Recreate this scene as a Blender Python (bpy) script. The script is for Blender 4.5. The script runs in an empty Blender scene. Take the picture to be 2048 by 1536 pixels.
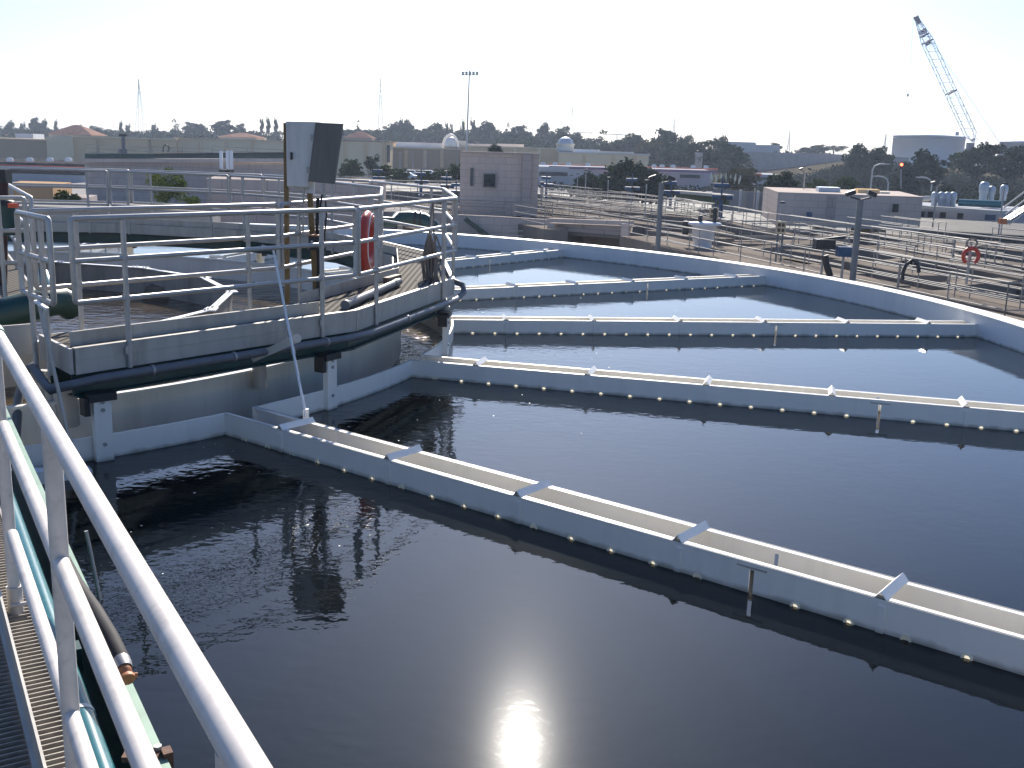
import bpy, math, random
from mathutils import Vector, Matrix
random.seed(7)
R_ = math.radians
scn = bpy.context.scene
COL = scn.collection
CZ = 5.0                                  # camera height in the scene; plan heights below are relative to the eye

# ------------------------------------------------------------------ camera
F, PITCH, ROLL = 2082.15, 0.22009, 0.02880
_fw = Vector((0, math.cos(PITCH), -math.sin(PITCH)))
_r0 = Vector((1, 0, 0)); _u0 = _r0.cross(_fw)
_r = math.cos(ROLL)*_r0 + math.sin(ROLL)*_u0
_u = -math.sin(ROLL)*_r0 + math.cos(ROLL)*_u0
cam = bpy.data.cameras.new('camera'); camo = bpy.data.objects.new('camera', cam); COL.objects.link(camo)
cam.sensor_width = 36; cam.lens = F/2048*36; cam.clip_start = 0.05; cam.clip_end = 6000
M = Matrix((( _r.x, _u.x, -_fw.x, 0), (_r.y, _u.y, -_fw.y, 0), (_r.z, _u.z, -_fw.z, CZ), (0, 0, 0, 1)))
camo.matrix_world = M
scn.camera = camo

def ray(px, py):
    return (px-1024)/F*_r - (py-768)/F*_u + _fw
def U(px, py, z):                         # surveyed point on the level z (relative to the eye)
    q = ray(px, py); q = q*(z/q.z); return Vector((q.x, q.y, q.z+CZ))
def W(px, py, d):                         # surveyed point at forward distance d
    q = ray(px, py); q = q*(d/q.y); return Vector((q.x, q.y, q.z+CZ))
def PX(d):                                # metres per photo pixel at distance d
    return d/F*0.985

# ------------------------------------------------------------------ helpers
class MB:
    def __init__(s): s.v = []; s.f = []; s.sm = []
    def add(s, vs, fs, smooth=False):
        o = len(s.v); s.v += [tuple(x) for x in vs]
        for f in fs: s.f.append(tuple(i+o for i in f)); s.sm.append(smooth)
        return s
    def box(s, c, sx, sy, sz, ax=None, ay=None, az=None):
        ax = Vector(ax or (1,0,0)).normalized(); ay = Vector(ay or (0,1,0)).normalized(); az = Vector(az or (0,0,1)).normalized()
        c = Vector(c); vs = []
        for k in (-1,1):
            for j in (-1,1):
                for i in (-1,1): vs.append(c+ax*i*sx/2+ay*j*sy/2+az*k*sz/2)
        return s.add(vs, [(0,2,3,1),(4,5,7,6),(0,1,5,4),(2,6,7,3),(0,4,6,2),(1,3,7,5)])
    def bar(s, p, q, w, h, up=(0,0,1)):
        p = Vector(p); q = Vector(q); d = (q-p); L = d.length; d.normalize()
        sd = d.cross(Vector(up))
        if sd.length < 1e-4: sd = d.cross(Vector((1,0,0)))
        sd.normalize(); uu = sd.cross(d)
        return s.box((p+q)/2, L, w, h, d, sd, uu)
    def tube(s, p, q, r, n=10, r2=None, caps=True):
        p = Vector(p); q = Vector(q); d = (q-p).normalized(); r2 = r if r2 is None else r2
        a = d.orthogonal().normalized(); b = d.cross(a)
        ring = [a*math.cos(2*math.pi*i/n)+b*math.sin(2*math.pi*i/n) for i in range(n)]
        vs = [p+x*r for x in ring]+[q+x*r2 for x in ring]
        s.add(vs, [(i,(i+1)%n,n+(i+1)%n,n+i) for i in range(n)], True)
        if caps:
            s.add(vs[:n], [tuple(range(n-1,-1,-1))]); s.add(vs[n:], [tuple(range(n))])
        return s
    def path(s, pts, r, n=8, closed=False):
        pts = [Vector(p) for p in pts]; N = len(pts); rings = []
        prev = None
        for i in range(N):
            if closed: t = (pts[(i+1)%N]-pts[i-1])
            else: t = pts[min(i+1,N-1)]-pts[max(i-1,0)]
            t.normalize()
            if prev is None: a = t.orthogonal().normalized()
            else:
                a = prev-t*prev.dot(t); a.normalize()
            prev = a; b = t.cross(a)
            rr = r[i] if isinstance(r, (list, tuple)) else r
            rings.append([pts[i]+(a*math.cos(2*math.pi*k/n)+b*math.sin(2*math.pi*k/n))*rr for k in range(n)])
        vs = [v for rg in rings for v in rg]; fs = []
        for i in range(N if closed else N-1):
            j = (i+1) % N
            for k in range(n): fs.append((i*n+k, i*n+(k+1)%n, j*n+(k+1)%n, j*n+k))
        s.add(vs, fs, True)
        if not closed:
            s.add(rings[0], [tuple(range(n-1,-1,-1))]); s.add(rings[-1], [tuple(range(n))])
        return s
    def lathe(s, c, prof, n=24, axis=(0,0,1), smooth=True):
        c = Vector(c); ax = Vector(axis).normalized(); a = ax.orthogonal().normalized(); b = ax.cross(a); vs = []
        for r, h in prof:
            for k in range(n): vs.append(c+ax*h+(a*math.cos(2*math.pi*k/n)+b*math.sin(2*math.pi*k/n))*r)
        fs = []
        for i in range(len(prof)-1):
            for k in range(n): fs.append((i*n+k, i*n+(k+1)%n, (i+1)*n+(k+1)%n, (i+1)*n+k))
        s.add(vs, fs, smooth); s.add(vs[:n], [tuple(range(n-1,-1,-1))]); s.add(vs[-n:], [tuple(range(n))])
        return s
    def arc(s, c, r0, r1, z0, z1, a0, a1, n):      # curved wall block between two radii
        c = Vector(c); vs = []
        for i in range(n+1):
            a = a0+(a1-a0)*i/n; d = Vector((math.cos(a), math.sin(a), 0))
            for r, z in ((r0,z0),(r1,z0),(r1,z1),(r0,z1)): p = c+d*r; vs.append((p.x,p.y,z))
        full = abs(a1-a0) > 6.28
        for k in range(4):
            k2 = (k+1) % 4
            o = len(s.v); s.v += [v for v in vs]
            for i in range(n): s.f.append((o+i*4+k, o+(i+1)*4+k, o+(i+1)*4+k2, o+i*4+k2)); s.sm.append(k in (1,3))
        if not full:
            s.add(vs[:4], [(0,1,2,3)]); s.add(vs[-4:], [(3,2,1,0)])
        return s
    def prism(s, poly, z0, z1):                   # vertical extrusion of a plan polygon
        n = len(poly); lo = [(p[0],p[1],z0) for p in poly]; hi = [(p[0],p[1],z1) for p in poly]
        s.add(lo+hi, [(i,(i+1)%n,n+(i+1)%n,n+i) for i in range(n)])
        s.add(lo, [tuple(range(n-1,-1,-1))]); s.add(hi, [tuple(range(n))]); return s
    def mesh(s, name, mat, off=(0,0,0)):
        me = bpy.data.meshes.new(name); o = Vector(off)
        me.from_pydata([tuple(Vector(v)-o) for v in s.v], [], s.f)
        me.polygons.foreach_set('use_smooth', s.sm)
        if mat: me.materials.append(mat)
        me.update(); return me
    def build(s, name, mat, parent=None):
        off = Vector((0,0,0)); p = parent
        while p is not None: off += p.location; p = p.parent
        ob = bpy.data.objects.new(name, s.mesh(name, mat, off)); COL.objects.link(ob)
        if parent: ob.parent = parent
        return ob

def tag(o, label, cat, group=None):
    o['label'] = label; o['category'] = cat
    if group: o['group'] = group
    return o
def thing(name, loc, label, cat, group=None):
    o = bpy.data.objects.new(name, None); COL.objects.link(o); o.location = loc; o.empty_display_size = .2
    return tag(o, label, cat, group)
def struct(o, kind='structure'): o['kind'] = kind; return o
def dup(root, loc, rotz=0, scale=(1,1,1), label=None, group=None, cat=None):
    r = root.copy(); COL.objects.link(r); r.location = loc; r.rotation_euler = (0,0,rotz); r.scale = scale
    if label: r['label'] = label
    if group: r['group'] = group
    if cat: r['category'] = cat
    for ch in root.children:
        c = ch.copy(); COL.objects.link(c); c.parent = r
        for g in ch.children:
            d = g.copy(); COL.objects.link(d); d.parent = c
    return r

# ------------------------------------------------------------------ materials
def mat(name, col, rough=.5, metal=0, var=.12, scale=6, bump=0, bscale=40, spec=.5, streak=0, dirt=None, dscale=1.5, damt=.5, wl=False, course=0):
    m = bpy.data.materials.new(name); m.use_nodes = True; nt = m.node_tree; b = nt.nodes['Principled BSDF']
    b.inputs['Roughness'].default_value = rough; b.inputs['Metallic'].default_value = metal
    b.inputs['Specular IOR Level'].default_value = spec
    tc = nt.nodes.new('ShaderNodeTexCoord'); geo = nt.nodes.new('ShaderNodeNewGeometry')
    mp = nt.nodes.new('ShaderNodeMapping'); nt.links.new(geo.outputs['Position'], mp.inputs['Vector'])
    if streak: mp.inputs['Scale'].default_value = (1, 1, 1/streak)
    nz = nt.nodes.new('ShaderNodeTexNoise'); nz.inputs['Scale'].default_value = scale; nz.inputs['Detail'].default_value = 6
    nt.links.new(mp.outputs['Vector'], nz.inputs['Vector'])
    cr = nt.nodes.new('ShaderNodeValToRGB'); nt.links.new(nz.outputs['Fac'], cr.inputs['Fac'])
    cr.color_ramp.elements[0].position = .3; cr.color_ramp.elements[1].position = .7
    cr.color_ramp.elements[0].color = (*[max(0,c*(1-var)) for c in col], 1)
    cr.color_ramp.elements[1].color = (*[min(1,c*(1+var)) for c in col], 1)
    out = cr.outputs['Color']
    if dirt:
        n2 = nt.nodes.new('ShaderNodeTexNoise'); n2.inputs['Scale'].default_value = dscale; n2.inputs['Detail'].default_value = 8; n2.inputs['Roughness'].default_value = .7
        nt.links.new(mp.outputs['Vector'], n2.inputs['Vector'])
        r2 = nt.nodes.new('ShaderNodeValToRGB'); r2.color_ramp.elements[0].position = .5; r2.color_ramp.elements[1].position = .75
        r2.color_ramp.elements[0].color = (0,0,0,1); r2.color_ramp.elements[1].color = (damt,damt,damt,1)
        nt.links.new(n2.outputs['Fac'], r2.inputs['Fac'])
        mx = nt.nodes.new('ShaderNodeMix'); mx.data_type = 'RGBA'
        nt.links.new(r2.outputs['Color'], mx.inputs['Factor']); nt.links.new(out, mx.inputs['A']); mx.inputs['B'].default_value = (*dirt, 1)
        out = mx.outputs['Result']
    if course:                            # block courses with slightly darker joints
        mpc = nt.nodes.new('ShaderNodeSeparateXYZ'); nt.links.new(geo.outputs['Position'], mpc.inputs[0])
        ax_ = nt.nodes.new('ShaderNodeMath'); ax_.operation = 'MULTIPLY_ADD'; ax_.inputs[1].default_value = .7; nt.links.new(mpc.outputs['Y'], ax_.inputs[0]); nt.links.new(mpc.outputs['X'], ax_.inputs[2])
        cb = nt.nodes.new('ShaderNodeCombineXYZ'); nt.links.new(ax_.outputs[0], cb.inputs['X']); nt.links.new(mpc.outputs['Z'], cb.inputs['Y'])
        bk_ = nt.nodes.new('ShaderNodeTexBrick'); bk_.inputs['Scale'].default_value = course; bk_.inputs['Mortar Size'].default_value = .02; bk_.inputs['Brick Width'].default_value = 1.0; bk_.inputs['Row Height'].default_value = .5
        bk_.inputs['Color1'].default_value = (1,1,1,1); bk_.inputs['Color2'].default_value = (.93,.93,.94,1); bk_.inputs['Mortar'].default_value = (.72,.72,.72,1); nt.links.new(cb.outputs[0], bk_.inputs['Vector'])
        mb_ = nt.nodes.new('ShaderNodeMix'); mb_.data_type = 'RGBA'; mb_.blend_type = 'MULTIPLY'; mb_.inputs['Factor'].default_value = 1; nt.links.new(out, mb_.inputs['A']); nt.links.new(bk_.outputs['Color'], mb_.inputs['B']); out = mb_.outputs['Result']
    if wl:                                # damp stain left along the water line
        sp = nt.nodes.new('ShaderNodeSeparateXYZ'); nt.links.new(geo.outputs['Position'], sp.inputs[0])
        n4 = nt.nodes.new('ShaderNodeTexNoise'); n4.inputs['Scale'].default_value = 7; n4.inputs['Detail'].default_value = 5; nt.links.new(geo.outputs['Position'], n4.inputs['Vector'])
        ma = nt.nodes.new('ShaderNodeMath'); ma.operation = 'MULTIPLY_ADD'; ma.inputs[1].default_value = -.07; nt.links.new(n4.outputs['Fac'], ma.inputs[0]); nt.links.new(sp.outputs['Z'], ma.inputs[2])
        mr = nt.nodes.new('ShaderNodeMapRange'); mr.inputs['From Min'].default_value = 2.215; mr.inputs['From Max'].default_value = 2.255; mr.inputs['To Min'].default_value = .75; mr.inputs['To Max'].default_value = 0; nt.links.new(ma.outputs[0], mr.inputs['Value'])
        mx2 = nt.nodes.new('ShaderNodeMix'); mx2.data_type = 'RGBA'; nt.links.new(mr.outputs[0], mx2.inputs['Factor']); nt.links.new(out, mx2.inputs['A']); mx2.inputs['B'].default_value = (.20,.20,.15,1); out = mx2.outputs['Result']
    nt.links.new(out, b.inputs['Base Color'])
    if bump:
        n3 = nt.nodes.new('ShaderNodeTexNoise'); n3.inputs['Scale'].default_value = bscale; n3.inputs['Detail'].default_value = 5
        nt.links.new(geo.outputs['Position'], n3.inputs['Vector'])
        bp = nt.nodes.new('ShaderNodeBump'); bp.inputs['Strength'].default_value = bump; bp.inputs['Distance'].default_value = .02
        nt.links.new(n3.outputs['Fac'], bp.inputs['Height']); nt.links.new(bp.outputs['Normal'], b.inputs['Normal'])
    return m

def water_mat(name, col, rough, waves, col2=None, calm=False):
    m = bpy.data.materials.new(name); m.use_nodes = True; nt = m.node_tree; b = nt.nodes['Principled BSDF']
    b.inputs['IOR'].default_value = 1.33; b.inputs['Roughness'].default_value = rough
    geo = nt.nodes.new('ShaderNodeNewGeometry')
    nz = nt.nodes.new('ShaderNodeTexNoise'); nz.inputs['Scale'].default_value = .8; nz.inputs['Detail'].default_value = 4
    nt.links.new(geo.outputs['Position'], nz.inputs['Vector'])
    cr = nt.nodes.new('ShaderNodeValToRGB'); nt.links.new(nz.outputs['Fac'], cr.inputs['Fac'])
    cr.color_ramp.elements[0].color = (*col, 1); cr.color_ramp.elements[1].color = (*(col2 or col), 1)
    cr.color_ramp.elements[0].position = .35; cr.color_ramp.elements[1].position = .65
    nt.links.new(cr.outputs['Color'], b.inputs['Base Color'])
    last = None
    for sc, amp, st in waves:             # (frequency, height in metres, stretch)
        mp = nt.nodes.new('ShaderNodeMapping'); mp.inputs['Scale'].default_value = (sc, sc*st, sc); mp.inputs['Rotation'].default_value = (0,0,.12)
        nt.links.new(geo.outputs['Position'], mp.inputs['Vector'])
        n = nt.nodes.new('ShaderNodeTexNoise'); n.inputs['Scale'].default_value = 1; n.inputs['Detail'].default_value = 2.5
        nt.links.new(mp.outputs['Vector'], n.inputs['Vector'])
        mu = nt.nodes.new('ShaderNodeMath'); mu.operation = 'MULTIPLY'; mu.inputs[1].default_value = amp
        nt.links.new(n.outputs['Fac'], mu.inputs[0])
        if last is None: last = mu.outputs[0]
        else:
            ad = nt.nodes.new('ShaderNodeMath'); ad.operation = 'ADD'
            nt.links.new(last, ad.inputs[0]); nt.links.new(mu.outputs[0], ad.inputs[1]); last = ad.outputs[0]
    bp = nt.nodes.new('ShaderNodeBump'); bp.inputs['Strength'].default_value = 1; bp.inputs['Distance'].default_value = 1
    if calm:                              # livelier near the central well, calmer further out, with drifting patches
        b.inputs['Specular Tint'].default_value = (.86,.94,1,1); b.inputs['Coat Weight'].default_value = .016; b.inputs['Coat Roughness'].default_value = .165; b.inputs['Coat IOR'].default_value = 1.33
        vd = nt.nodes.new('ShaderNodeVectorMath'); vd.operation = 'DISTANCE'; vd.inputs[1].default_value = (-9.107, 14.898, 2.25); nt.links.new(geo.outputs['Position'], vd.inputs[0])
        mr = nt.nodes.new('ShaderNodeMapRange'); mr.interpolation_type = 'SMOOTHSTEP'; mr.inputs['From Min'].default_value = 9.5; mr.inputs['From Max'].default_value = 13.2; mr.inputs['To Min'].default_value = 1.2; mr.inputs['To Max'].default_value = .42
        nt.links.new(vd.outputs['Value'], mr.inputs['Value'])
        pn = nt.nodes.new('ShaderNodeTexNoise'); pn.inputs['Scale'].default_value = .45; pn.inputs['Detail'].default_value = 3; nt.links.new(geo.outputs['Position'], pn.inputs['Vector'])
        pr = nt.nodes.new('ShaderNodeMapRange'); pr.inputs['From Min'].default_value = .3; pr.inputs['From Max'].default_value = .7; pr.inputs['To Min'].default_value = .55; pr.inputs['To Max'].default_value = 1.35; nt.links.new(pn.outputs['Fac'], pr.inputs['Value'])
        mm = nt.nodes.new('ShaderNodeMath'); mm.operation = 'MULTIPLY'; nt.links.new(mr.outputs[0], mm.inputs[0]); nt.links.new(pr.outputs[0], mm.inputs[1]); nt.links.new(mm.outputs[0], bp.inputs['Distance'])
    nt.links.new(last, bp.inputs['Height']); nt.links.new(bp.outputs['Normal'], b.inputs['Normal'])
    return m

def emit_mat(name, col, s):
    m = bpy.data.materials.new(name); m.use_nodes = True; b = m.node_tree.nodes['Principled BSDF']
    b.inputs['Base Color'].default_value = (*col,1); b.inputs['Emission Color'].default_value = (*col,1); b.inputs['Emission Strength'].default_value = s
    return m

def grate_mat(name, col, step, ang, dark=.15):
    m = bpy.data.materials.new(name); m.use_nodes = True; nt = m.node_tree; b = nt.nodes['Principled BSDF']
    b.inputs['Roughness'].default_value = .8; b.inputs['Specular IOR Level'].default_value = .02
    geo = nt.nodes.new('ShaderNodeNewGeometry'); mp = nt.nodes.new('ShaderNodeMapping'); mp.inputs['Rotation'].default_value = (0,0,ang)
    nt.links.new(geo.outputs['Position'], mp.inputs['Vector'])
    w = nt.nodes.new('ShaderNodeTexWave'); w.inputs['Scale'].default_value = .314/step; w.bands_direction = 'X'; w.inputs['Distortion'].default_value = 0
    nt.links.new(mp.outputs['Vector'], w.inputs['Vector'])
    cr = nt.nodes.new('ShaderNodeValToRGB'); cr.color_ramp.elements[0].position = .35; cr.color_ramp.elements[1].position = .5
    cr.color_ramp.elements[0].color = (*[c*dark for c in col],1); cr.color_ramp.elements[1].color = (*col,1)
    nt.links.new(w.outputs['Fac'], cr.inputs['Fac']); nt.links.new(cr.outputs['Color'], b.inputs['Base Color'])
    return m

ALU   = mat('aluminium_pipe', (.66,.605,.55), .50, .12, .09, 9, dirt=(.26,.24,.21), dscale=16, damt=.45)
ALU2  = mat('aluminium_rail', (.47,.45,.42), .45, .4, .06, 12, dirt=(.24,.22,.19), dscale=9, damt=.4)
PLATE = mat('grey_plate', (.47,.445,.40), .5, .25, .10, 5, streak=4, dirt=(.20,.175,.14), dscale=3.2, damt=.6)
WHITE = mat('white_frp', (.86,.83,.765), .35, 0, .03, 3, streak=6, dirt=(.45,.44,.40), dscale=3, damt=.3, wl=True)
PAINT = mat('tank_coating', (.80,.81,.80), .42, 0, .04, .7, streak=5, dirt=(.42,.45,.46), dscale=1.2, damt=.3, wl=True)
WELL  = mat('feedwell_skin', (.82,.79,.71), .34, .05, .10, 1.5, streak=8, dirt=(.30,.28,.23), dscale=2, damt=.4)
def hole_light_mat():  # passes sunlight so the added orifice discs look lit from inside
    m = bpy.data.materials.new('translucent_hole_light'); m.use_nodes = True; nt = m.node_tree; p = nt.nodes['Principled BSDF']; p.inputs['Base Color'].default_value = (.8,.78,.68,1); p.inputs['Roughness'].default_value = .4
    tr = nt.nodes.new('ShaderNodeBsdfTranslucent'); tr.inputs['Color'].default_value = (.80,.77,.65,1); mx = nt.nodes.new('ShaderNodeMixShader'); mx.inputs[0].default_value = .5
    nt.links.new(p.outputs[0], mx.inputs[1]); nt.links.new(tr.outputs[0], mx.inputs[2]); nt.links.new(mx.outputs[0], nt.nodes['Material Output'].inputs['Surface']); return m
HOLE_LIGHT = hole_light_mat()
CREAM = mat('cream_tint', (.85,.80,.62), .5)
GREEN = mat('dark_green_paint', (.012,.052,.048), .42, 0, .2, 6)
LGREEN= mat('faded_green_paint', (.24,.36,.27), .5, 0, .12, 8, dirt=(.30,.36,.28), dscale=9, damt=.5)
TEAL  = mat('teal_paint', (.018,.125,.145), .28, 0, .15, 20)
CONDUIT = mat('grey_conduit', (.13,.14,.155), .5, 0, .12, 10)
RUBBER= mat('black_rubber', (.040,.037,.038), .75, 0, .2, 18, spec=.25)
GALV  = mat('galvanised_steel', (.36,.35,.34), .45, .5, .12, 10)
DARK  = mat('dark_metal', (.03,.03,.032), .5, .2, .2, 14)
RUST  = mat('rusty_post', (.20,.125,.045), .7, 0, .3, 22, streak=3, dirt=(.12,.06,.03), dscale=8, damt=.7)
RUSTC = mat('rust_clamp', (.13,.065,.04), .8, 0, .35, 60)
ORANGE= mat('orange_fitting', (.42,.17,.07), .6, 0, .3, 45)
RED   = mat('red_float', (.50,.05,.03), .45, 0, .08, 15)
ROPE  = mat('rope', (.23,.20,.17), .9, 0, .3, 90)
BOXG  = mat('weathered_cabinet', (.62,.60,.57), .55, .1, .1, 9, streak=7, dirt=(.26,.25,.22), dscale=7, damt=.5)
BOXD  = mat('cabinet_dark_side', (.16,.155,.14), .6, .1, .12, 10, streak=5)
GRATE = mat('grating_bar', (.33,.30,.26), .6, .2, .2, 30)
DECKG = grate_mat('platform_grating', (.17,.155,.135), .075, R_(0), .35)
CONC  = mat('concrete_deck', (.215,.185,.155), .9, 0, .16, .6, .3, 12, dirt=(.27,.24,.21), dscale=.35, damt=.6, spec=0)
PINK  = mat('pink_concrete', (.56,.48,.42), .85, 0, .08, .5, .2, 10, streak=3, dirt=(.42,.36,.32), dscale=.6, damt=.5, spec=0, course=1.1)
PINK2 = mat('pinkish_block', (.42,.365,.335), .85, 0, .10, .8, .2, 10, streak=2, spec=0, course=.8)
GREYC = mat('grey_concrete', (.33,.315,.30), .85, 0, .10, .6, .2, 10, streak=4, dirt=(.22,.21,.20), dscale=.8, damt=.5, spec=0)
TAN   = mat('tan_stucco', (.74,.52,.28), .9, 0, .06, .15, spec=0)
TAN2  = mat('brown_stucco', (.44,.30,.18), .9, 0, .07, .15, spec=0)
TAN3  = mat('beige_stucco', (.80,.62,.38), .9, 0, .06, .15, spec=0)
CREAMW= mat('cream_stucco', (.62,.58,.50), .9, 0, .05, .2, spec=0)
SHEDW = mat('pale_grey_wall', (.43,.44,.46), .8, 0, .06, .3, spec=0)
ROOFW = mat('white_roofing', (.70,.70,.70), .7, 0, .08, .4, spec=0)
TILE  = mat('red_roof_tile', (.30,.19,.145), .8, 0, .15, 1.2, spec=0)
REDST = mat('red_stripe', (.62,.085,.04), .6, 0, .08, .5)
PURPLE= mat('purple_stripe', (.12,.06,.14), .6, 0, .08, .5)
GLASS = mat('dark_window', (.015,.02,.026), .35, 0, .1, 2, spec=.2)
BLUE  = mat('blue_actuator', (.018,.07,.16), .5, 0, .1, 6)
TANKW = mat('tank_steel', (.72,.75,.80), .55, 0, .04, .2)
STEELP= mat('lattice_steel', (.30,.31,.33), .6, .3, .1, 1)
CRANEW= mat('crane_white', (.85,.87,.90), .5, 0, .05, .4)
CRANED= mat('crane_dark', (.06,.05,.10), .6, 0, .2, .4)
SIGNY = mat('beige_sign', (.55,.46,.30), .6, 0, .1, 4)
SIGNP = mat('sign_print', (.08,.05,.03), .6, 0, .1, 4)
WIRE  = mat('cable', (.20,.21,.23), .6, 0, .1, 2)
BARK  = mat('bark', (.10,.075,.055), .9, 0, .25, 3)
PALEP = mat('pale_post', (.60,.58,.54), .6, 0, .08, 5)
WHITEP= mat('white_painted_metal', (.78,.78,.77), .5, 0, .05, 5)
BROWNP= mat('bark_brown_box', (.20,.15,.10), .7, 0, .2, 5)
CARW  = mat('white_car_paint', (.7,.7,.7), .3, 0, .02, 2)
CARD  = mat('dark_car_paint', (.05,.06,.08), .3, 0, .05, 2)
CYCL  = mat('cyclone_grey', (.38,.44,.50), .45, .3, .08, 3)
def leaf_mat(name, a, b, c):
    m = bpy.data.materials.new(name); m.use_nodes = True; nt = m.node_tree; p = nt.nodes['Principled BSDF']
    p.inputs['Roughness'].default_value = .6; p.inputs['Specular IOR Level'].default_value = 0
    geo = nt.nodes.new('ShaderNodeNewGeometry'); cr = nt.nodes.new('ShaderNodeValToRGB')
    nt.links.new(geo.outputs['Random Per Island'], cr.inputs['Fac'])
    e = cr.color_ramp.elements; e[0].color = (*a,1); e[1].color = (*c,1); x = e.new(.55); x.color = (*b,1)
    nt.links.new(cr.outputs['Color'], p.inputs['Base Color'])
    tr = nt.nodes.new('ShaderNodeBsdfTranslucent'); nt.links.new(cr.outputs['Color'], tr.inputs['Color'])
    mx = nt.nodes.new('ShaderNodeMixShader'); mx.inputs[0].default_value = .16
    nt.links.new(p.outputs[0], mx.inputs[1]); nt.links.new(tr.outputs[0], mx.inputs[2])
    nt.links.new(mx.outputs[0], nt.nodes['Material Output'].inputs['Surface'])
    return m
LEAF1 = leaf_mat('dark_leaves', (.018,.032,.018), (.034,.054,.028), (.060,.082,.040))
LEAF2 = leaf_mat('green_leaves', (.028,.052,.014), (.052,.085,.022), (.09,.13,.035))
LEAF3 = leaf_mat('bright_leaves', (.06,.09,.02), (.12,.16,.03), (.22,.25,.06))
LEAF4 = leaf_mat('olive_leaves', (.04,.042,.022), (.068,.068,.034), (.105,.098,.05))
WATER = water_mat('basin_water', (.003,.0045,.006), .02, [(1.1,.0016,1.6),(3.4,.0024,1.5),(8.5,.0022,1.35),(18,.00035,1.2)], (.005,.007,.008), True)
CHURN = water_mat('churning_water', (.030,.021,.010), .04, [(1.2,.045,1),(5,.020,1),(14,.0075,1)], (.085,.060,.030))
CHAN  = water_mat('channel_water', (.055,.040,.018), .05, [(2,.04,1),(7,.034,1),(20,.010,1)], (.13,.09,.035))
LEAF5 = leaf_mat('scrub_leaves', (.010,.017,.009), (.018,.028,.013), (.030,.042,.018))
GROUND= mat('ground', (.17,.145,.115), .95, 0, .25, .05, dirt=(.09,.10,.06), dscale=.03, damt=.8, spec=0)
HILLM = mat('hillside', (.095,.08,.055), .95, 0, .3, .06, dirt=(.06,.075,.035), dscale=.05, damt=.9, spec=0)
ASPH  = mat('asphalt', (.06,.06,.062), .9, 0, .2, .6, spec=0)

# ------------------------------------------------------------------ sky and sun
SUN_EL, SUN_AZ = 31.9, 1.13
wd = bpy.data.worlds.new('World'); scn.world = wd; wd.use_nodes = True; nt = wd.node_tree
sky = nt.nodes.new('ShaderNodeTexSky'); sky.sky_type = 'NISHITA'; sky.sun_disc = False
sky.sun_elevation = R_(SUN_EL); sky.sun_rotation = R_(SUN_AZ); sky.air_density = 1.0; sky.dust_density = 1.0; sky.ozone_density = 4.0; sky.altitude = 20
tn = nt.nodes.new('ShaderNodeMix'); tn.data_type = 'RGBA'; tn.blend_type = 'MULTIPLY'; tn.inputs['Factor'].default_value = 1; tn.inputs['B'].default_value = (.84,.95,1.16,1)   # camera white balance
nt.links.new(sky.outputs['Color'], tn.inputs['A']); nt.links.new(tn.outputs['Result'], nt.nodes['Background'].inputs['Color']); nt.nodes['Background'].inputs['Strength'].default_value = .073
sl = bpy.data.lights.new('sun', 'SUN'); sl.energy = 5.0; sl.angle = R_(.53); sl.color = (1,.93,.83)
so = bpy.data.objects.new('sun', sl); COL.objects.link(so)
sd = Vector((math.sin(R_(SUN_AZ))*math.cos(R_(SUN_EL)), math.cos(R_(SUN_AZ))*math.cos(R_(SUN_EL)), math.sin(R_(SUN_EL))))
so.rotation_euler = sd.to_track_quat('Z','Y').to_euler(); so.location = (0,0,60)
scn.view_settings.view_transform = 'Standard'; scn.view_settings.look = 'None'; scn.view_settings.exposure = .88; scn.view_settings.gamma = 1
scn.cycles.max_bounces = 8; scn.cycles.sample_clamp_indirect = 6; scn.cycles.use_denoising = True
scn.cycles.caustics_reflective = False; scn.cycles.caustics_refractive = False

# ------------------------------------------------------------------ the settling tank
CX, CY = -9.107, 14.898
C2 = Vector((CX, CY, 0))
def pol(r, deg, z): a = R_(deg); return Vector((CX+r*math.cos(a), CY+r*math.sin(a), z+CZ))
ZL, ZW, ZD, ZR = -2.54, -2.75, -1.74, -.645          # launder top, water, deck, top rail
RW, RR, RF, RE = 16.77, 8.22, 7.43, 4.85             # wall, inner ring, feedwell, inlet baffle
TH0, DTH = -38.035, 22.596
LAUND = [TH0+DTH*k for k in range(0, 7)]

m = MB(); m.arc((CX,CY,0), RW, RW+.34, -7.5+CZ, -2.40+CZ, 0, 2*math.pi, 220)
t = thing('tank_wall', (CX,CY,-2.4+CZ), 'pale coated curved rim wall enclosing the whole round basin', 'tank wall')
m.build('wall', PAINT, t)
m = MB(); m.arc((CX,CY,0), RW-.004, RW+.345, -2.398+CZ, -2.372+CZ, 0, 2*math.pi, 220); m.build('coping', WHITE, t)

def disc_ring(name, r0, r1, z, mt, n=160, rings=1):
    m = MB(); vs = []
    for j in range(rings+1):
        r = r0+(r1-r0)*j/rings
        for i in range(n): a = 2*math.pi*i/n; vs.append((CX+r*math.cos(a), CY+r*math.sin(a), z+CZ))
    m.add(vs, [(j*n+i, (j+1)*n+i, (j+1)*n+(i+1)%n, j*n+(i+1)%n) for j in range(rings) for i in range(n)])
    return struct(m.build(name, mt))
disc_ring('water', RR-.015, RW+.02, ZW, WATER)
disc_ring('channel_water', RF-.02, RR-.02, -3.02, CHAN)
disc_ring('churning_water', .01, RF-.01, -2.78, CHURN)

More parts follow.
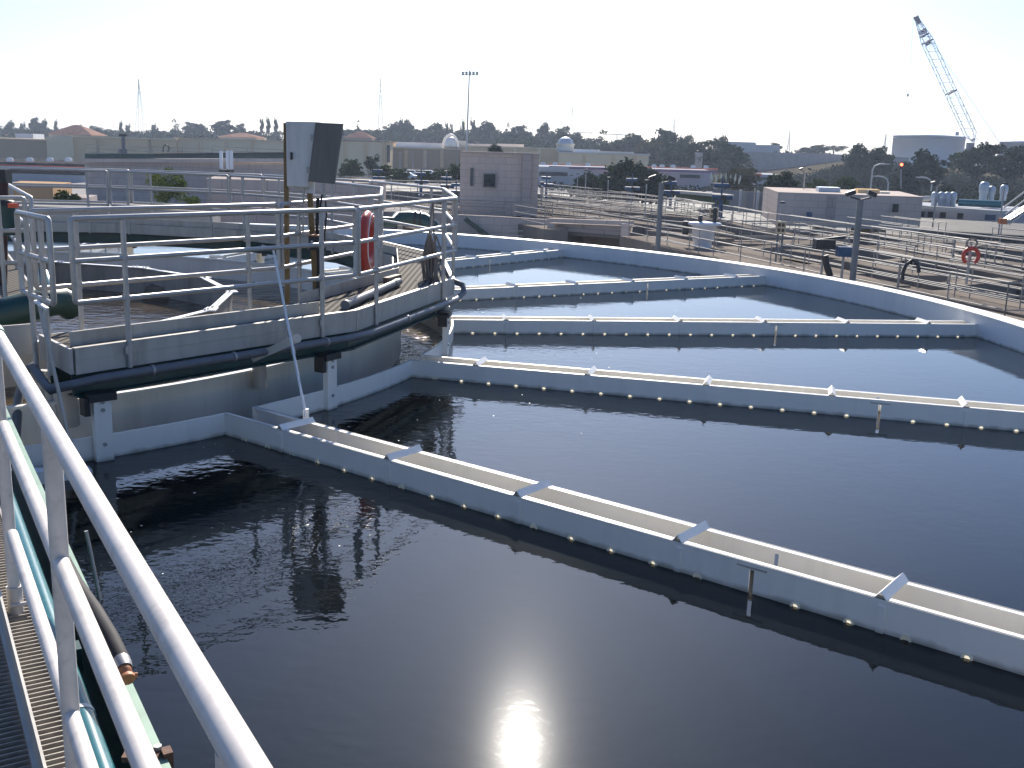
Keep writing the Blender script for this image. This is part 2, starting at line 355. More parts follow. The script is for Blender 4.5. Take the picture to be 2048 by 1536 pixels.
# inner ring weir, open where each launder joins it
ring = thing('ring_weir', (CX,CY,ZL+CZ), 'low pale ring wall around the central well, joined by the launders', 'weir')
gap = math.degrees(.155/RR)
for k in range(-1, 15):
    a0 = TH0+DTH*k+gap; a1 = TH0+DTH*(k+1)-gap
    if k == 14: a1 = TH0+360-DTH-gap
    m = MB(); m.arc((CX,CY,0), RR-.028, RR, -3.4+CZ, ZL+CZ, R_(a0), R_(a1), 14); m.build('weir_panel', WHITE, ring)

well = thing('feedwell', (CX,CY,-2.4+CZ), 'tall grey metal drum under the round platform', 'feedwell')
m = MB(); m.arc((CX,CY,0), RF-.02, RF, -3.6+CZ, -2.4+CZ, 0, 2*math.pi, 120); m.build('shell', WELL, well)
m = MB(); m.arc((CX,CY,0), RF-.05, RF+.022, -2.398+CZ, -2.372+CZ, 0, 2*math.pi, 120); m.build('rim', WHITE, well)

# launders
DW = .389; R0, SP = 9.0375, 1.3769
GAUGES = {0:(1499,1187), 1:(1757,838), 2:(1590,690), 3:(1307,585), 4:(976,530)}
LLAB = ['nearest long white launder crossing the lower right of the basin',
        'white launder starting beside the feedwell gap, second nearest to the viewer',
        'white launder whose near face lies level across the middle of the basin',
        'white launder rising rightwards to the far wall, starting behind the rope bundle',
        'short-looking far launder meeting the rim wall below the bay opening',
        'white launder glimpsed beyond the far side of the platform',
        'white launder end glimpsed through the end panel at far left']
brace_me = None
for k, th in enumerate(LAUND):
    d = Vector((math.cos(R_(th)), math.sin(R_(th)), 0)); n = Vector((-d.y, d.x, 0)); Z = Vector((0,0,1))
    base = C2+Vector((0,0,ZL+CZ))
    t = thing('launder', base+d*RR, LLAB[k], 'launder', 'launders of the round basin')
    def P(r, s, z): return base+d*r+n*s+Z*z
    L0, L1 = RR-.01, RW-.004
    rg = None
    if k in GAUGES: q = U(*GAUGES[k], ZW); rg = (q-base).dot(d)
    holes = [R0+SP/8+SP/4*j for j in range(-2, 23)]
    holes = [ro for ro in holes if RR+.15 < ro < RW-.1 and k < 5]
    if rg is not None: holes = [ro for ro in holes if abs(ro-rg) > .17]
    def panel(m, s_, a, b, z0, z1): m.box(P((a+b)/2, s_*(DW/2-.008), (z0+z1)/2), b-a, .012, z1-z0, d, n, Z)
    m = MB()
    for s_ in (-1,1):
        op = [(ro-.024, ro+.024, ZW-ZL-.012, ZW-ZL+.026) for ro in holes] if s_ < 0 else []
        if rg is not None: op.append((rg-.016, rg+.016, ZW-ZL-.03, -.05))
        op.sort(); x = L0
        for a, b, z0, z1 in op:
            panel(m, s_, x, a, -.67, 0); panel(m, s_, a, b, -.67, z0); panel(m, s_, a, b, z1, 0); x = b
        panel(m, s_, x, L1, -.67, 0)
        m.box(P((L0+L1)/2, s_*(DW/2-.026), -.006), L1-L0, .056, .012, d, n, Z)
    m.box(P((L0+L1)/2, 0, -.665), L1-L0, DW-.03, .012, d, n, Z)
    m.box(P(L1-.006, 0, -.34), .012, DW-.03, .64, d, n, Z)
    m.build('trough', WHITE, t)
    full = k < 5
    for j in range(6):
        rb = R0+SP*j
        m = MB(); h, b, e, w = .046, .040, .006, DW/2+.004
        prof = [(-b,0.0),(0,h),(b,0.0),(b-.008,0.0),(0,h-.008),(-b+.008,0.0)]
        vs = [P(rb+x, -w, z+.001) for x, z in prof]+[P(rb+x, w, z+.001) for x, z in prof]
        m.add(vs, [(i,(i+1)%6,6+(i+1)%6,6+i) for i in range(6)]+[(0,5,4,1),(1,4,3,2),(6,7,10,11),(7,8,9,10)])
        br = m.build('brace', WHITE, t)
        for s in (-1,1): m = MB(); m.box(P(rb+.015, s*(DW/2+.004), -.36), .045, .014, .64, d, n, Z); m.build('stiffener', WHITE, t)
    if full:
        for ro in holes:
            m = MB(); c = P(ro, -DW/2-.002, ZW-ZL+.004); N = 12; vs = []
            for rr, h in ((.033,-.001),(.033,.008),(.020,.008),(.020,-.001)):
                for q in range(N): a = 2*math.pi*q/N; vs.append(c+d*rr*math.cos(a)+Z*rr*math.sin(a)-n*h)
            m.add(vs, [(w*N+q, w*N+(q+1)%N, (w+1)*N+(q+1)%N, (w+1)*N+q) for w in range(3) for q in range(N)]); m.build('orifice_collar', CREAM, t)
            m = MB(); m.add([c+d*.023*math.cos(2*math.pi*q/N)+Z*.023*math.sin(2*math.pi*q/N)+n*.004 for q in range(N)], [tuple(range(N))]); m.build('orifice_light_disc', HOLE_LIGHT, t)  # added translucent disc, stands in for the sunlit trough seen through the hole
        if rg is not None:
            m = MB(); m.box(P(rg, -DW/2-.001, -.036), .21, .008, .010, d, n, Z); m.build('slot_shade_strip', PLATE, t)  # grey strip put in as the thin line of shade above the slot

# inlet baffle: sixteen straight panels with bolted top flanges
baf = thing('inlet_baffle', (CX,CY,-2.3+CZ), 'polygonal white flanged baffle ring in the churning water inside the platform', 'baffle')
for k in range(16):
    a0 = -49.3+22.5*k; p0 = pol(RE,a0,-2.3); p1 = pol(RE,a0+22.5,-2.3)
    e = (p1-p0).normalized()
    m = MB(); m.bar(p0+Vector((0,0,-.42)), p1+Vector((0,0,-.42)), .02, .82); pn = m.build('panel', PLATE, baf)
    m = MB(); m.bar(p0+e*.01, p1-e*.01, .10, .016); m.build('flange', WHITEP, pn)
    m = MB()
    for s in (-.16,-.08,.08,.16):
        c = p0+(e if s > 0 else (p0-pol(RE,a0-22.5,-2.3)).normalized())*s
        m.tube(c+Vector((0,0,.008)), c+Vector((0,0,.04)), .016, 6)
    c = p0; m.box(c+Vector((0,0,.004)), .30, .16, .02, e, Vector((-e.y,e.x,0)))
    m.build('joint_plate', WHITEP, pn)
for px, py, rz in ((165,562,.3),(292,572,.1),(330,585,-.2)):
    q = U(px, py, -2.7)
    m = MB(); m.add([q+Vector(v) for v in ((-.45,-.3,-.3),(.35,-.35,-.3),(.5,.35,-.3),(-.35,.4,-.3),(-.3,-.1,.12),(.15,-.12,.10),(.2,.3,.14),(-.25,.32,.16))],
        [(0,1,5,4),(1,2,6,5),(2,3,7,6),(3,0,4,7),(4,5,6,7)])
    tag(m.build('inlet_port', BROWNP), {165:'brown inlet hump breaking the churning water, leftmost of three', 292:'brown inlet hump in the churning water, middle of three', 330:'brown inlet hump in the churning water, rightmost of three'}[px], 'inlet port', 'inlet humps in the well')

# ---------------------------------------------------------------- round platform
RO, RI = 8.27, 7.46
VA = [-49.3+22.5*k for k in range(0, 13)]
plat = thing('walkway_platform', (CX,CY,ZD+CZ), 'sixteen-sided grey walkway ring standing over the central well', 'walkway')
def seg_bar(m, r, k, z, w, h, s0=0, s1=0):
    p = pol(r, VA[k], z); q = pol(r, VA[k+1], z); e = (q-p).normalized(); m.bar(p+e*s0, q-e*s1, w, h)
for k in range(len(VA)-1):
    m = MB(); vs = [pol(RI,VA[k],ZD), pol(RO-.03,VA[k],ZD), pol(RO-.03,VA[k+1],ZD), pol(RI,VA[k+1],ZD)]
    lo = [v-Vector((0,0,.03)) for v in vs]
    m.add(vs+lo, [(0,1,2,3),(7,6,5,4),(0,4,5,1),(1,5,6,2),(2,6,7,3),(3,7,4,0)]); m.build('grating', DECKG, plat)
    m = MB(); seg_bar(m, RO, k, ZD-.045, .055, .10); seg_bar(m, RO-.004, k, ZD-.157, .05, .12)
    seg_bar(m, RO+.002, k, ZD+.008, .06, .012); m.build('fascia', PLATE, plat)
    m = MB(); seg_bar(m, RI, k, ZD-.10, .04, .2); m.build('inner_fascia', PLATE, plat)
    if k == 0: m = MB(); seg_bar(m, RO-.14, k, ZD+.062, .008, .125, .02, .36); m.build('toe_board', PLATE, plat)
    else: m = MB(); seg_bar(m, RI+.06, k, ZD+.065, .008, .13); m.build('toe_board', PLATE, plat)
    m = MB(); seg_bar(m, RO-.10, k, ZD-.225, .16, .016); seg_bar(m, RO-.10, k, ZD-.325, .014, .185); seg_bar(m, RO-.10, k, ZD-.425, .16, .016); m.build('beam', GREEN, plat)
    m = MB(); seg_bar(m, RI+.12, k, ZD-.225, .14, .016); seg_bar(m, RI+.12, k, ZD-.325, .014, .185); seg_bar(m, RI+.12, k, ZD-.425, .14, .016); m.build('beam', GREEN, plat)
# end edge of the deck towards the bridge
m = MB(); m.bar(pol(RO+.02,VA[0]-.2,ZD-.10), pol(RI,VA[0]-.2,ZD-.10), .03, .22); m.build('end_fascia', PLATE, plat)
m = MB(); m.bar(pol(RI-.20,VA[0]-.3,ZD-.06), pol(RI-.10,VA[0]-9,ZD-.06), .03, .28); m.build('splash_plate', PLATE, plat)

POSTS = [(-47.9,8.30),(-29.6,8.27),(-6.6,8.27)]+[(VA[k]+.5,8.27) for k in range(3,8)]
PLB = ['leftmost near one, bolted below the end of the deck', 'middle near one, by the joint of the platform', 'right-hand near one, below the rope bundle']
for i, (a, r) in enumerate(POSTS):
    b = pol(r, a, 0); n_ = Vector((math.cos(R_(a)),math.sin(R_(a)),0)); e_ = Vector((-n_.y,n_.x,0))
    lb = ('pale flat hanger post, '+PLB[i]) if i < 3 else 'pale flat hanger post on the far side of the central well'
    t = thing('hanger_post', (b.x,b.y,-2.16+CZ), lb, 'hanger', 'hanger posts around the ring wall')
    m = MB(); m.box((b.x,b.y,-2.66+CZ), .15, .012, .98, e_, n_); 
    for s in (-1,1): m.box((b.x+e_.x*s*.072-n_.x*.03, b.y+e_.y*s*.072-n_.y*.03, -2.66+CZ), .008, .06, .98, e_, n_)
    m.build('channel', WHITE, t)
    m = MB()
    for z in (-2.22,-2.29,-2.60): m.lathe((b.x+n_.x*.006,b.y+n_.y*.006,z+CZ), [(.018,0),(.018,.012)], 8, n_)
    m.build('bolt', GALV, t)
    m = MB(); m.box((b.x-n_.x*.05,b.y-n_.y*.05,-2.175+CZ), .24, .16, .07, e_, n_); m.box((b.x-n_.x*.05-e_.x*.13,b.y-n_.y*.05-e_.y*.13,-2.25+CZ), .05, .12, .16, e_, n_)
    m.build('clamp', DARK, t)

def rail_frame(name, p, q, zb, label, group, mt=ALU2, posts=(.155,.845), zt=ZR, r=.024, zpost=None, inset=.03, cat='guard rail', low=.70):
    """looped guard rail between plan points p and q: outer loop, middle rail, posts down to zpost"""
    p = Vector((p[0],p[1],0)); q = Vector((q[0],q[1],0)); e = (q-p).normalized(); L = (q-p).length
    t = thing(name, (p.x,p.y,zb+CZ), label, cat, group)
    a = p+e*inset; b = q-e*inset; zl = zt-low; zm = (zt+zl)/2
    def V(o, z): return Vector((o.x,o.y,z+CZ))
    rr = .026
    pts = []
    for (o, z, dx, dz) in ((a,zl,1,0),(b,zl,0,1),(b,zt,-1,0),(a,zt,0,-1)):
        pass
    pts = [V(a+e*rr,zl),V(b-e*rr,zl),V(b-e*rr*.3,zl+rr*.3),V(b,zl+rr),V(b,zt-rr),V(b-e*rr*.3,zt-rr*.3),V(b-e*rr,zt),V(a+e*rr,zt),V(a+e*rr*.3,zt-rr*.3),V(a,zt-rr),V(a,zl+rr),V(a+e*rr*.3,zl+rr*.3)]
    m = MB(); m.path(pts, r, 10, True); m.build('loop_rail', mt, t)
    m = MB(); m.tube(V(a,zm),V(b,zm), r*.95, 10); m.build('mid_rail', mt, t)
    for f in posts:
        o = p+e*L*f; m = MB(); m.tube(V(o,zpost if zpost is not None else zb), V(o,zt-.02), r, 10)
        m.tube(V(o,zm-.035), V(o,zm+.035), r*1.25, 10); m.tube(V(o,zl-.035), V(o,zl+.035), r*1.25, 10)
        m.build('post', mt, t)
        if zpost is not None and zpost < zb-.1:
            m = MB(); m.box(V(o, zb-.06), .05, .05, .07, e); m.build('post_clamp', mt, t)
    return t
OLAB = {0:'outer pipe guard rail on the long near side of the round platform', 1:'outer pipe guard rail where the rope bundle hangs', 2:'short-looking outer guard rail turning away at the right corner of the platform',
        3:'outer guard rail on the far right side of the round platform', 4:'outer guard rail on the far side, right of the cabinet top'}
ILAB = {0:'inner pipe guard rail running behind the near side of the platform', 1:'inner pipe guard rail carrying the red life ring', 2:'inner guard rail foreshortened to a bright stub right of the life ring', 3:'inner guard rail running left from behind the dark cabinet side'}
for k in range(0, 9):
    lo = OLAB.get(k, 'far-side outer guard rail of the platform, loop %s from the right' % ['fifth','sixth','seventh','eighth','ninth'][min(k-4,4)] if k > 4 else '')
    rail_frame('guard_rail', pol(8.31,VA[k],0), pol(8.31,VA[k+1],0), ZD, lo, 'outer guard rails of the platform', zpost=ZD-.22)
    li = ILAB.get(k, 'far-side inner guard rail of the platform, loop %s from the right' % ['third','fourth','fifth','sixth','seventh'][min(k-4,4)] if k > 3 else '')
    rail_frame('guard_rail', pol(7.27,VA[k],0), pol(7.27,VA[k+1],0), ZD, li, 'inner guard rails of the platform', zpost=ZD-.20)
# end panel across the walkway
rail_frame('end_panel', pol(7.36,VA[0]-1.0,0), pol(8.30,VA[0]-.9,0), ZD, 'narrow upright loop panel closing the end of the platform', None, posts=(.30,.72), zpost=ZD-.25, cat='rail panel')

# conduit along the fascia
cp = [U(30,905,-2.7), U(36,800,-2.35), U(48,742,-2.1), U(66,733,-2.0), U(78,752,-2.0), U(90,768,-2.05), pol(8.38,-51,-2.04)]
for k in range(0, 2):
    for f in (.06,.35,.65,.95): 
        p = pol(8.38,VA[k],-2.0+.0); q = pol(8.38,VA[k+1],-2.0); cp.append(p+(q-p)*f)
cp += [pol(8.36,-4.6,-1.99), pol(8.42,-3.6,-1.93), pol(8.40,-3.2,-1.84), pol(8.26,-2.6,-1.80)]
m = MB(); m.path(cp, .040, 10)
t = thing('conduit', cp[6], 'long dark grey conduit strapped under the platform edge', 'conduit'); m.build('pipe', CONDUIT, t)
for a in (-44.6,-38.5,-30.4,-18.0): 
    c = pol(8.38*math.cos(R_(11.25))/math.cos(R_(((a+49.3) % 22.5)-11.25)), a, -2.0)
    m = MB(); m.lathe(c-Vector((0,0,0)), [(.048,-.012),(.05,0),(.048,.012)], 12, Vector((-math.sin(R_(a)),math.cos(R_(a)),0))); m.build('strap', GALV, t)

# lever rod with T handle
pt = W(546,496,10.35); pb = U(612,834,-2.52)
t = thing('lever_rod', pb, 'long thin pale lever rod with bent T handle leaning across the near rail', 'rod')
m = MB(); m.tube(pb, pt, .014, 8, .012); m.build('rod', WHITEP, t)
m = MB(); m.path([W(523,491,10.35),W(534,495,10.35),pt,W(556,494,10.35),W(566,489,10.35)], .014, 8); m.build('handle', GALV, t)
m = MB(); m.bar(W(503,718,10.05), W(597,676,10.1), .012, .075); m.tube(W(594,677,10.05),W(594,677,10.2),.045,12); m.build('arm', PLATE, t)
m = MB()
for (x, y) in ((580,668),(586,702)): c = W(x,y,10.2); m.lathe(c, [(.024,-.03),(.024,.03)], 10, (pt-pb))
m.build('collar', GALV, t)
m = MB(); m.box(U(612,828,-2.5), .05, .05, .10); m.build('foot', WHITE, t)
# second flat lever rod at the end panel
pt = W(78,608,8.3); pb = U(140,887,-2.45)
t = thing('lever_rod', pb, 'flat bright lever rod dropping from the end panel at the left', 'rod')
m = MB(); m.bar(pt, pb, .03, .014); m.build('rod', GALV, t)
m = MB(); m.bar(W(70,602,8.3), W(95,618,8.25), .03, .02); m.build('handle', WHITEP, t)
m = MB(); m.tube(pb+Vector((0,0,-.02)), pb+Vector((0,0,.02)), .022, 8); m.build('foot', GALV, t)
# cluster of stub pipes beneath the deck
for i, (x, y, rr) in enumerate(((518,712,.075),(84,772,.05),(100,772,.055),(130,778,.11))):
    q = W(x, y, 10.9 if i == 0 else 9.4)
    m = MB(); m.tube(q+Vector((0,0,.15)), q-Vector((0,0,.35)), rr, 14)
    tag(m.build('stub_pipe', PLATE), ['short pale stub pipe below the middle of the near beam','thin stub pipe below the deck end, leftmost of three','thin stub pipe below the deck end, middle of three','wide stub pipe below the deck end, rightmost of three'][i], 'pipe', None if i == 0 else 'stub pipes below the deck end')

# control cabinet on two rusty posts
D = 12.0
t = thing('control_cabinet', W(600,604,D), 'weathered grey control cabinet on two rusty posts above the platform', 'cabinet')
pl0, pl1 = W(575,606,D), W(572,246,D); pr0, pr1 = W(633,600,D+.05), W(620,386,D+.05)
m = MB(); m.bar(pl0, pl1, .05, .05, (0,1,0)); m.build('post', RUST, t)
m = MB(); m.bar(pr0, pr1, .06, .05, (0,1,0)); m.build('post', RUST, t)
m = MB(); m.bar(pr1-Vector((0,0,0)), W(621,362,D+.04), .10, .06, (0,1,0)); m.build('bracket', BOXG, t)
a, b, c, e = W(571.5,243,D-.06), W(632,244,D-.06), W(614,374,D-.06), W(574,372,D-.06)
bk = Vector((.03,.20,0))
m = MB(); vs = [a,b,c,e]; m.add(vs+[v+bk for v in vs], [(0,3,2,1),(4,5,6,7),(0,1,5,4),(1,2,6,5),(2,3,7,6),(3,0,4,7)]); m.build('box', BOXG, t)
a, b, c, e = W(631,245,D-.10), W(684.5,247.5,D+.08), W(667.5,368,D+.08), W(616,363,D-.10)
bk = Vector((.01,.035,0))
m = MB(); vs = [a,b,c,e]; m.add(vs+[v+bk for v in vs], [(0,3,2,1),(4,5,6,7),(0,1,5,4),(1,2,6,5),(2,3,7,6),(3,0,4,7)]); m.build('sun_shield', BOXD, t)
m = MB(); m.bar(W(575,373,D), W(616,376,D), .05, .03); m.bar(W(608,376,D+.02), W(606,470,D+.02), .02, .02); m.build('cross_member', PLATE, t)
for y_ in (275,340): m = MB(); q_ = W(628-(y_-245)*.12, y_, D-.11); m.box(q_, .03, .03, .07); m.build('hinge', GALV, t)
m = MB(); q_ = W(583,312,D-.07); m.box(q_, .022, .03, .08); m.build('latch', DARK, t)
t = thing('switch_box', W(632,486,D-.1), 'small dark switch box fixed low on the cabinet post', 'switch box')
q = W(629,486,D-.08); m = MB(); m.box(q, .12, .09, .16); m.build('body', DARK, t)
m = MB(); m.box(q+Vector((.0,-.0,.088)), .14, .11, .014); m.build('lid', ORANGE, t)
m = MB(); m.lathe(q+Vector((-.02,-.046,.02)), [(.014,0),(.014,.014)], 10, (0,-1,0)); m.build('button', PALEP, t)
for i, pts in enumerate(([(644,388,D),(640,420,D),(645,455,D-.1),(643,500,D-.1),(640,560,D-.05),(642,600,D)],[(651,402,11.7),(653,430,11.7),(649,470,11.75),(650,500,11.8)],[(636,395,D),(634,450,D),(637,540,D),(634,604,D)])):
    m = MB(); m.path([W(*p) for p in pts], [.012,.010,.022][i], 6)
    tag(m.build('cable', RUBBER), ['black cable looping down beside the cabinet post','short black cord hanging from the inner rail by the cabinet','thick black cable running down the right cabinet post'][i], 'cable')

# life ring on the inner rail
p = pol(7.27,VA[1],0); q = pol(7.27,VA[2],0); e = (q-p).normalized(); nn = Vector((e.y,-e.x,0))
c = p+e*1.78+nn*.07; c.z = -1.02+CZ
c = W(735,484,12.75)
t = thing('life_ring', c, 'red life ring hung on the inner guard rail of the platform', 'life ring')
a3 = Vector((.045,1,0)).normalized(); b3 = Vector((0,0,1)); nax = a3.cross(b3).normalized()
m = MB(); N1, N2 = 40, 14; vs = []
for i in range(N1):
    u = 2*math.pi*i/N1; rad = a3*math.cos(u)+b3*math.sin(u)
    for j in range(N2):
        v = 2*math.pi*j/N2; vs.append(c+rad*(.285+.095*math.cos(v))+nax*.060*math.sin(v))
m.add(vs, [(i*N2+j, ((i+1)%N1)*N2+j, ((i+1)%N1)*N2+(j+1)%N2, i*N2+(j+1)%N2) for i in range(N1) for j in range(N2)], True); m.build('float', RED, t)
m = MB(); pts = []
for i in range(32):
    u = 2*math.pi*i/32; rad = a3*math.cos(u)+b3*math.sin(u); pts.append(c+rad*(.345+.014*math.sin(4*u))+nax*.072)
m.path(pts, .006, 6, True); m.build('grab_line', WHITEP, t)

# rope bundle over the outer rail
top = W(858,470,14.1)
t = thing('rope_bundle', top, 'greyish brown coil of rope hanging from the outer rail corner', 'rope')
m = MB(); rnd = random.Random(3)
for i in range(16):
    dx = rnd.uniform(-.11,.05); ln = rnd.uniform(.55,.80); dy = rnd.uniform(-.05,.03); x2 = dx+rnd.uniform(.03,.09)
    xm = (dx+x2)/2+.02; m.path([top+Vector((0,-.03,.02)), top+Vector((dx*.5,dy-.03,-.10)), top+Vector((dx*1.25,dy-.03,-ln*.55)), top+Vector((xm-.035,dy-.03,-ln*.94)), top+Vector((xm-.012,dy-.03,-ln)), top+Vector((xm+.012,dy-.03,-ln)), top+Vector((xm+.035,dy-.03,-ln*.94)), top+Vector((x2*1.2,dy-.02,-ln*.55)), top+Vector((x2*.5+.02,-.03,-.12)), top+Vector((.02,-.03,.01))], .012, 6)
m.build('coil', ROPE, t)
m = MB(); m.path([W(858,470,14.1),W(862,430,14.05),W(866,398,14.1),W(868,392,14.15)], .010, 6); m.path([W(866,395,14.05),W(868,470,14.0),W(874,520,13.95),W(870,560,13.9),W(873,618,13.85),W(868,640,13.85)], .012, 6)
m.path([W(872,470,14.0),W(882,500,14.0),W(876,522,14.0),W(869,500,14.0),W(872,470,14.0)], .011, 6)
m.path([W(840,580,13.9),W(832,560,13.95),W(826,572,13.9),W(819,582,13.9)], .010, 6); m.build('loose_end', ROPE, t)
# grey pipe and brush lying on the deck
m = MB(); a, b = U(690,610,ZD+.06), U(798,563,ZD+.06); m.tube(a, b, .045, 14)
t = thing('drain_pipe', a, 'grey plastic pipe lying along the platform deck', 'pipe'); m.build('barrel', CONDUIT, t)
m = MB(); e = (b-a).normalized(); m.tube(a-e*.004, a+e*.05, .053, 14); m.tube(b-e*.25, b-e*.12, .052, 14); m.build('coupling', CONDUIT, t)
a, b = U(772,560,ZD+.10), U(797,553,ZD+.10)
t = thing('brush_head', a, 'dark scrubbing brush head resting on the deck pipe end', 'brush'); m = MB(); m.bar(a, b, .08, .06); m.build('block', BROWNP, t)
m = MB(); m.bar(a-Vector((0,0,.05)), b-Vector((0,0,.05)), .07, .05); m.build('bristles', DARK, t)

# ---------------------------------------------------------------- foreground bridge
bd = 120.9; E = Vector((math.cos(R_(bd)), math.sin(R_(bd)), 0)); NR = Vector((E.y, -E.x, 0))    # NR points to the right, over the water
OFF = .282
def BR(off, t, z): v = NR*off+E*t; return Vector((v.x, v.y, z+CZ))
T0 = -.785                                   # along-axis value of the point abreast of the eye
tA = 1.57+.995; T_ = lambda s: s+.995        # survey positions along the bridge
br = thing('access_bridge', BR(-.4, 3, ZD), 'metal access bridge with bar grating in the left foreground', 'bridge')
m = MB()
x = -2.0
while x < 8.6:
    m.box(BR(-.44, x, ZD-.016), 1.54, .005, .032, NR, E); x += .0302
m.build('grating', GRATE, br)
m = MB()
for o in (-1.1,-.9,-.7,-.5,-.3,-.1,.1): m.box(BR(o, 3.3, ZD-.010), .006, 10.6, .012, NR, E)
m.build('cross_bar', GRATE, br)
m = MB(); m.box(BR(.334, 3.3, ZD-.03), .008, 10.6, .07, NR, E); m.box(BR(-1.23, 3.3, ZD-.03), .008, 10.6, .07, NR, E); m.build('edge_bar', GRATE, br)
m = MB(); m.box(BR(.228, 3.3, ZD+.062), .008, 10.6, .115, NR, E); m.box(BR(.222, 3.3, ZD+.008), .02, 10.6, .012, NR, E); m.build('toe_board', PLATE, br)
m = MB(); m.box(BR(.566, 3.3, -1.905), .078, 10.6, .016, NR, E); m.build('beam_flange', LGREEN, br)
m = MB(); m.box(BR(.56, 3.3, -2.09), .014, 10.6, .354, NR, E); m.box(BR(.44, 3.3, -2.275), .27, 10.6, .016, NR, E); m.build('beam', GREEN, br)
m = MB(); m.box(BR(-1.30, 3.3, -1.90), .15, 10.6, .016, NR, E); m.box(BR(-1.30, 3.3, -2.09), .014, 10.6, .36, NR, E); m.build('beam', GREEN, br)
m = MB()
for s in (-1,1.5,4,6.5): m.bar(BR(-1.28,s,-1.95), BR(.49,s,-1.95), .08, .10)
m.build('cross_beam', GREEN, br)

fr = thing('guard_rail', BR(OFF, 2, ZD), 'thick sunlit three-pipe guard rail of the bridge in the left foreground', 'guard rail')
for nm, z, rr in (('top_rail', ZR-.012, .0212), ('mid_rail', -.995, .0206), ('low_rail', -1.40, .0206)):
    m = MB(); m.tube(BR(OFF, -2.5, z), BR(OFF, 3.95, z), rr, 28); m.build(nm, ALU, fr)
    if nm == 'top_rail':
        m = MB(); m.tube(BR(OFF, 3.86, z), BR(OFF, 3.97, z), .026, 24); m.build('splice', LGREEN, fr)
for tp in (T_(-1.45), T_(.06)-.0, T_(1.57), T_(3.06)):
    tp -= .0
    m = MB(); m.tube(BR(OFF, tp, ZD-.12), BR(OFF, tp, ZR-.02), .0215, 24); m.tube(BR(OFF,tp,ZD-.10), BR(OFF,tp,ZD+.10), .028, 24)
    m.build('post', ALU, fr)
    m = MB(); m.box(BR(OFF+.0, tp, ZD-.055), .075, .09, .06, NR, E); m.tube(BR(OFF-.02,tp-.03,ZD+.035), BR(OFF+.055,tp-.03,ZD+.035), .008, 8); m.build('post_base', ALU, fr)
# teal pipe beside the beam
m = MB(); m.tube(BR(.412, -2, -1.90), BR(.412, 6.2, -1.90), .042, 20)
t = thing('teal_pipe', BR(.385,2,-1.86), 'teal painted pipe running between the bridge rail and beam', 'pipe'); m.build('barrel', TEAL, t)
m = MB()
for s in (T_(2.45),T_(.2)): m.tube(BR(.412,s-.012,-1.90), BR(.412,s+.012,-1.90), .0445, 20)
m.build('band', PALEP, t)
# rusty clamp on the beam
q = U(296,1508,-1.885)
t = thing('beam_clamp', q, 'rusty clamp with bright bolt gripping the green bridge beam', 'clamp')
m = MB(); m.box(q+NR*(-.02), .11, .045, .018, (NR*.9-E*.45), (NR*.45+E*.9)); m.box(q+NR*.055-E*.012+Vector((0,0,-.03)), .03, .045, .07, NR, E); m.build('jaw', RUSTC, t)
m = MB(); m.lathe(q+NR*.03+Vector((0,0,.009)), [(.014,0),(.014,.012)], 6); m.tube(q+NR*.02+Vector((0,0,-.12)), q+NR*.075+Vector((0,0,-.125)), .006, 8); m.tube(q+NR*.03, q+NR*.03+Vector((0,0,-.14)), .006, 8); m.build('bolt', GALV, t)
# black hose with orange nozzle
hp = [W(60,985,4.6),W(110,1085,4.2),W(152,1165,3.85),W(190,1220,3.6),W(222,1275,3.42),W(241,1315,3.32),W(249,1338,3.27)]
t = thing('hose', hp[-1], 'black hose hanging over the water beside the bridge beam', 'hose')
m = MB(); m.path(hp, [.026,.026,.026,.027,.028,.028,.026], 14); m.build('tube', RUBBER, t)
e = (hp[-1]-hp[-2]).normalized(); m = MB(); m.lathe(hp[-1]-e*.02, [(.029,-.03),(.030,0),(.027,.02)], 14, e); m.build('ferrule', GALV, t)
m = MB(); m.lathe(hp[-1], [(.022,0),(.022,.02),(.016,.026),(.016,.034),(.025,.042),(.024,.055)], 14, e); m.tube(hp[-1]+e*.042, hp[-1]+e*.042+NR*.034, .010, 8); m.build('coupling', ORANGE, t)
# thin drop rod
m = MB(); m.path([W(172,1062,4.9),W(180,1100,4.9),W(192,1160,4.85),W(200,1200,4.85)], .010, 8)
tag(m.build('drop_rod', GALV), 'thin grey rod dangling just above the water by the bridge', 'rod')
# square tube stub
a, b = W(30,957,8.0), W(181,950,8.35); e = (b-a).normalized(); sdv = Vector((-e.y,e.x,0)).normalized()
m = MB()
for o, w_, h_ in (((0,0,.058),.14,.012),((0,0,-.058),.14,.012)): m.box((a+b)/2+Vector(o), (b-a).length, w_, h_, e, sdv)
for s in (-1,1): m.box((a+b)/2+sdv*s*.064, (b-a).length, .012, .104, e, sdv)
tag(m.build('tube_stub', WHITEP), 'white square tube end sticking out below the bridge over the water', 'tube')

# hub platform at the left edge
A2 = R_(-60.6); dh = Vector((math.cos(A2), math.sin(A2), 0)); nh = Vector((-dh.y, dh.x, 0))
def HB(off, al, z): v = C2+nh*off+dh*al; return Vector((v.x, v.y, z+CZ))
hub = thing('hub_platform', HB(0,0,ZD), 'square grated drive deck in the basin middle, cut by the left frame edge', 'platform')
m = MB(); m.box(HB(0,0,ZD-.02), 9.8, 3.3, .04, dh, nh); m.build('grating', DECKG, hub)
m = MB()
for s in (-1,1): m.box(HB(s*1.66,0,ZD-.10), 9.86, .04, .2, dh, nh); m.box(HB(0,s*4.92,ZD-.10), .04, 3.28, .2, dh, nh)
m.build('fascia', PLATE, hub)
m = MB()
for s in (-1,1): m.box(HB(s*1.5,0,ZD-.36), 9.8, .12, .3, dh, nh); m.box(HB(0,s*4.78,ZD-.36), .12, 2.8, .3, dh, nh)
m.build('beam', GREEN, hub)
